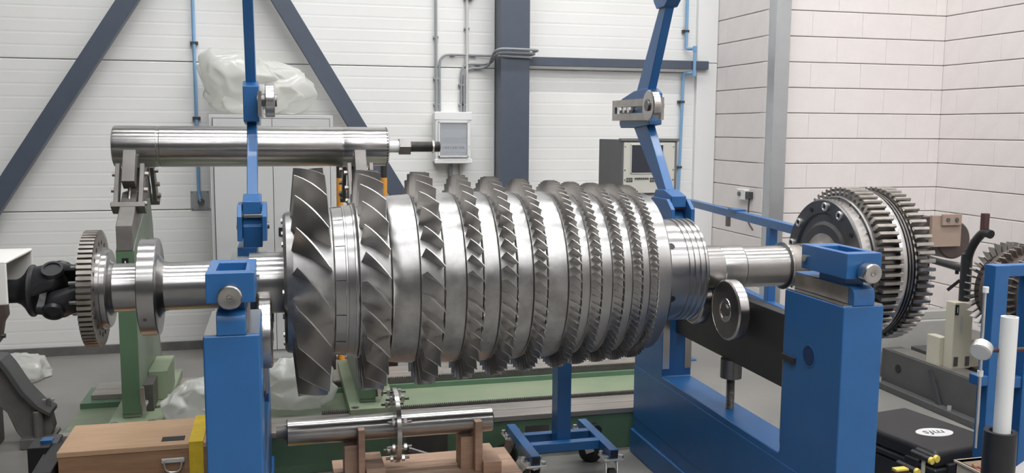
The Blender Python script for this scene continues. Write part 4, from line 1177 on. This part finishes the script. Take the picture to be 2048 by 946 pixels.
# the small bladed rotor it carries
sr = thing('bladed_wheel', (4.24, 4.4, .276), 'dark bladed turbine wheel carried on the grey machine at the right edge', 'rotor')
SCN = (4.24, 0, .83)
SR = .255
MB().lathe([(4.20,.05),(4.20,.16),(4.23,.20),(4.26,.235),(4.34,.24),(4.345,SR),(4.375,SR),(4.38,.235),(4.50,.235),(4.505,SR),(4.535,SR),(4.54,.225),(4.62,.215),(4.66,.12),(4.66,.05)], SCN, 'Y', 72).build('wheel_drum', 'brown_paint', sr, smooth=30)
for ring, (yc_, nb_) in enumerate(((4.30, 44), (4.45, 44), (4.60, 40))):
    bmx = MB().prism([(-.004, .21), (.004, .21), (.0035, .282), (-.0035, .282)], 'Y', -.026, .026)
    me = bmx.mesh('wheel_blade', 'steel_gear' if ring < 2 else 'steel_ground')
    for k in range(nb_):
        o = link('wheel_blade', me, sr, (SCN[0], yc_, SCN[2]))
        o.rotation_euler = (0, 2*PI*k/nb_, 0)
MB().cyl((4.24, 3.9, .83), (4.24, 4.71, .83), .05, n=24).build('wheel_shaft', 'steel_cast', sr, smooth=40)
for y0_ in (3.95,):
    B(4.08, 4.40, y0_, y0_+.08, .276, .78).build('wheel_rest', 'machine_grey', sr, bevel=.006)

# blue frame at the right edge
FIT_SCALE = 1.079
bf = thing('blue_stand', (3.06, 3.05, 0), 'blue welded stand with tall uprights at the right edge of the photo', 'stand')
for x_ in (2.758, 2.925, 3.36):
    B(x_-.033, x_+.033, 3.02, 3.08, 0, 1.189).build('upright', 'blue_paint', bf, bevel=.004)
    B(x_-.033, x_+.033, 2.90, 3.17, 0, .05).build('stand_foot', 'blue_paint', bf, bevel=.004)
for z_ in (1.142, .685):
    B(2.791, 2.892, 3.027, 3.073, z_, z_+.046).build('cross_rail', 'blue_paint', bf, bevel=.003)
B(2.958, 3.327, 3.027, 3.073, 1.142, 1.188).build('cross_rail', 'blue_paint', bf, bevel=.003)
B(2.685, 2.725, 3.02, 3.08, .705, .745).build('stub_bracket', 'blue_paint', bf, bevel=.003)
B(2.958, 3.327, 3.04, 3.06, .10, .95).build('sheet_panel', 'blue_paint', bf)

# dial stand: tube, holder and dial gauge
FIT_SCALE = 1.085
dsd = thing('gauge_stand', (2.417, 2.60, 0), 'bright steel tube in a black socket with a round dial gauge on a rod', 'gauge stand')
GX, GY = 2.417, 2.60
MB().lathe([(.58,.020),(.58,.028),(1.075,.028),(1.075,.0225),(1.03,.0220),(1.03,.020)], (GX, GY, 0), 'Z', 32, close=True).build('tube', 'label_white', dsd, smooth=40)
MB().lathe([(0,.075),(.02,.075),(.03,.0535),(.42,.0535),(.672,.0535),(.672,.037),(.60,.030),(.56,.01)], (GX-.005, GY, 0), 'Z', 32).build('socket', 'black_iron', dsd, smooth=30)
MB().cyl((GX-.07, GY+.02, .955), (GX+.30, GY-.02, .958), .0075, n=12).build('gauge_rod', 'maroon', dsd, smooth=40)
gdir = Vector((-.72, -.50, -.48)).normalized()
gc = Vector((GX-.097, GY+.01, .963))
dl = MB().cyl(gc - gdir*.016, gc + gdir*.016, .034, n=36).build('dial_case', 'steel_bolt', dsd, smooth=40)
MB().cyl(gc + gdir*.0161, gc + gdir*.0175, .029, n=36).build('dial_face', 'label_white', dl)
MB().cyl((GX-.062, GY+.045, .60), (GX-.068, GY+.045, 1.165), .0055, n=12).build('side_rod', 'steel_bolt', dsd, smooth=40)
for z_ in (.87, 1.165):
    MB().cyl((GX-.065, GY+.045, z_-.012), (GX-.065, GY+.045, z_+.008), .010, n=12).build('rod_collar', 'plastic_white', dsd, smooth=40)

tp = thing('tilted_plate', (2.62, 2.55, 0), 'dark tilted plate on a small stand in the lower right corner', 'plate')
TPm = Matrix.Rotation(math.radians(-30), 3, 'Y') @ Matrix.Rotation(math.radians(12), 3, 'X')
MB().obox((2.60, 2.60, .50), (.22, .16, .012), TPm).build('plate', 'steel_dark', tp, bevel=.002)
MB().cyl((2.61, 2.60, 0), (2.61, 2.60, .49), .018, n=14).build('plate_post', 'black_iron', tp, smooth=40)
MB().cyl((2.61, 2.60, 0), (2.61, 2.60, .015), .09, n=24).build('plate_foot', 'black_iron', tp, smooth=40)
MB().obox((2.56, 2.56, .42), (.012, .02, .18), Matrix.Rotation(math.radians(38), 3, 'Y')).build('strut', 'steel_cast', tp)

# black equipment case with sticker
FIT_SCALE = 1.071
ec = thing('equipment_case', (2.83, 3.53, 0), 'black hard plastic equipment case with a white oval sticker', 'case')
CR = math.radians(10)
def cpt(u, v, z):
    q = Matrix.Rotation(CR, 3, 'Z') @ Vector((u, v, 0))
    return Vector((2.815+q.x, 3.515+q.y, z))
def cbox(name, u, v, z, su, sv, sz, m='black_plastic', **k):
    return MB().obox(cpt(u, v, z), (su, sv, sz), CR).build(name, m, ec, **k)
cbox('case_body', 0, 0, .15, .40, .54, .28, bevel=.03, seg=3)
cbox('case_rim', 0, 0, .293, .425, .565, .028, bevel=.010)
ld = cbox('case_lid', 0, 0, .34, .405, .545, .08, bevel=.028, seg=3)
for v_ in (-.16, .16):
    cbox('case_latch', -.213, v_, .285, .022, .07, .08, bevel=.005)
for u_ in (-.11, .11):
    cbox('case_latch', u_, -.283, .285, .07, .022, .08, bevel=.005)
for u_, v_ in ((-.17,-.24),(.17,-.24),(-.17,.24),(.17,.24)):
    cbox('case_foot', u_, v_, .006, .04, .04, .012)
cbox('case_rib', -.20, 0, .16, .012, .30, .22, bevel=.004)
cbox('case_rib', 0, -.272, .16, .24, .012, .22, bevel=.004)
MB().cyl(cpt(.05, -.285, .20), cpt(.05, -.27, .20), .018, n=18).build('pressure_valve', 'machine_grey', ec, smooth=40)
MB().tube([cpt(.19, -.27, .20), cpt(.20, -.275, .30), cpt(.185, -.262, .44), cpt(.178, -.25, .475)], .011, 10, bend=.03).build('carry_strap', 'black_iron', ec, smooth=60)
# sticker: pointed oval, white, dark rim, letters seen upside down
n = 40
sta = math.radians(-4)
cS = cpt(.01, -.075, .3806)
def oval(a, b, p=1.35):
    pts = []
    for j in range(n):
        t_ = 2*PI*j/n
        x_, y_ = a*math.copysign(abs(math.cos(t_))**1.0, math.cos(t_)), b*math.copysign(abs(math.sin(t_))**p, math.sin(t_))
        q = Matrix.Rotation(sta, 3, 'Z') @ Vector((x_, y_, 0))
        pts.append((cS.x+q.x, cS.y+q.y))
    return pts
sk = MB().prism(oval(.088, .056, 1.15), 'Z', .3801, .3808).build('sticker', 'label_white', ld)
text_part('sticker_letters', 'mfs', .075, 'label_black', ld, (cS.x, cS.y-.003, .3811), (0, 0, PI + sta), ext=.0002, shear=.15)

# pegs with yellow caps, bin with parts
FIT_SCALE = 1.085
for i, (x_, y_, h_, lab) in enumerate(((2.415, 2.98, .43, 'tall slim peg with twin yellow caps beside the black case'), (2.345, 2.97, .395, 'short slim peg with one yellow cap beside the black case'))):
    pg = thing('capped_peg', (x_, y_, 0), lab, 'peg')
    MB().cyl((x_, y_, 0), (x_, y_, h_), .0075, n=12).build('peg_rod', 'cream_paint', pg, smooth=40)
    MB().cyl((x_, y_, 0), (x_, y_, .012), .035, n=20).build('peg_foot', 'black_iron', pg, smooth=40)
    for k in range(2 if i == 0 else 1):
        MB().cyl((x_-.015+k*.022, y_+.05, h_+.016+k*.006), (x_+.005+k*.022, y_-.03, h_+.01+k*.006), .0125, n=16).build('black_sleeve', 'black_plastic', pg, smooth=40)
        MB().cyl((x_+.005+k*.022, y_-.03, h_+.01+k*.006), (x_+.008+k*.022, y_-.042, h_+.009+k*.006), .014, n=16).build('yellow_cap', 'yellow_cap', pg, smooth=40)
    if i: 
        B(x_-.075, x_-.012, y_-.015, y_+.01, h_-.03, h_+.01).build('dark_block', 'maroon', pg, bevel=.003)
        B(x_-.070, x_-.015, y_-.017, y_+.012, h_+.01, h_+.017).build('yellow_bar', 'yellow_cap', pg)
bn = thing('parts_bin', (2.605, 2.85, 0), 'beige plastic bin of small copper coloured parts in front of the case', 'bin')
bx0, bx1, by0, by1, bz0, bz1 = 2.53, 2.68, 2.76, 2.94, .30, .435
MB().box(bx0, bx1, by0, by1, bz0, bz0+.006).box(bx0, bx0+.006, by0, by1, bz0, bz1).box(bx1-.006, bx1, by0, by1, bz0, bz1).box(bx0, bx1, by0, by0+.006, bz0, bz1).box(bx0, bx1, by1-.006, by1, bz0, bz1).build('bin_shell', 'beige_bin', bn)
MB().box(bx0-.006, bx0+.006, by0-.006, by1+.006, bz1-.008, bz1).box(bx1-.006, bx1+.006, by0-.006, by1+.006, bz1-.008, bz1).box(bx0, bx1, by1-.006, by1+.006, bz1-.008, bz1).box(bx0, bx1, by0-.006, by0+.006, bz1-.008, bz1).build('bin_rim', 'beige_bin', bn)
fill = MB()
for k in range(60):
    p_ = Vector((rnd.uniform(bx0+.02, bx1-.02), rnd.uniform(by0+.02, by1-.02), bz1-.035+rnd.uniform(-.012, .012)))
    d_ = Vector((rnd.uniform(-1,1), rnd.uniform(-1,1), rnd.uniform(-.3,.3))).normalized()*.014
    fill.cyl(p_-d_, p_+d_, .009, n=8)
fo = fill.box(bx0+.006, bx1-.006, by0+.006, by1-.006, bz0+.006, bz1-.045).build('loose_parts', 'copper_parts', bn)
fo['kind'] = 'stuff'
for x_ in (2.54, 2.645):
    B(x_, x_+.025, 2.77, 2.93, 0, .30).build('bin_trestle', 'machine_grey', bn)
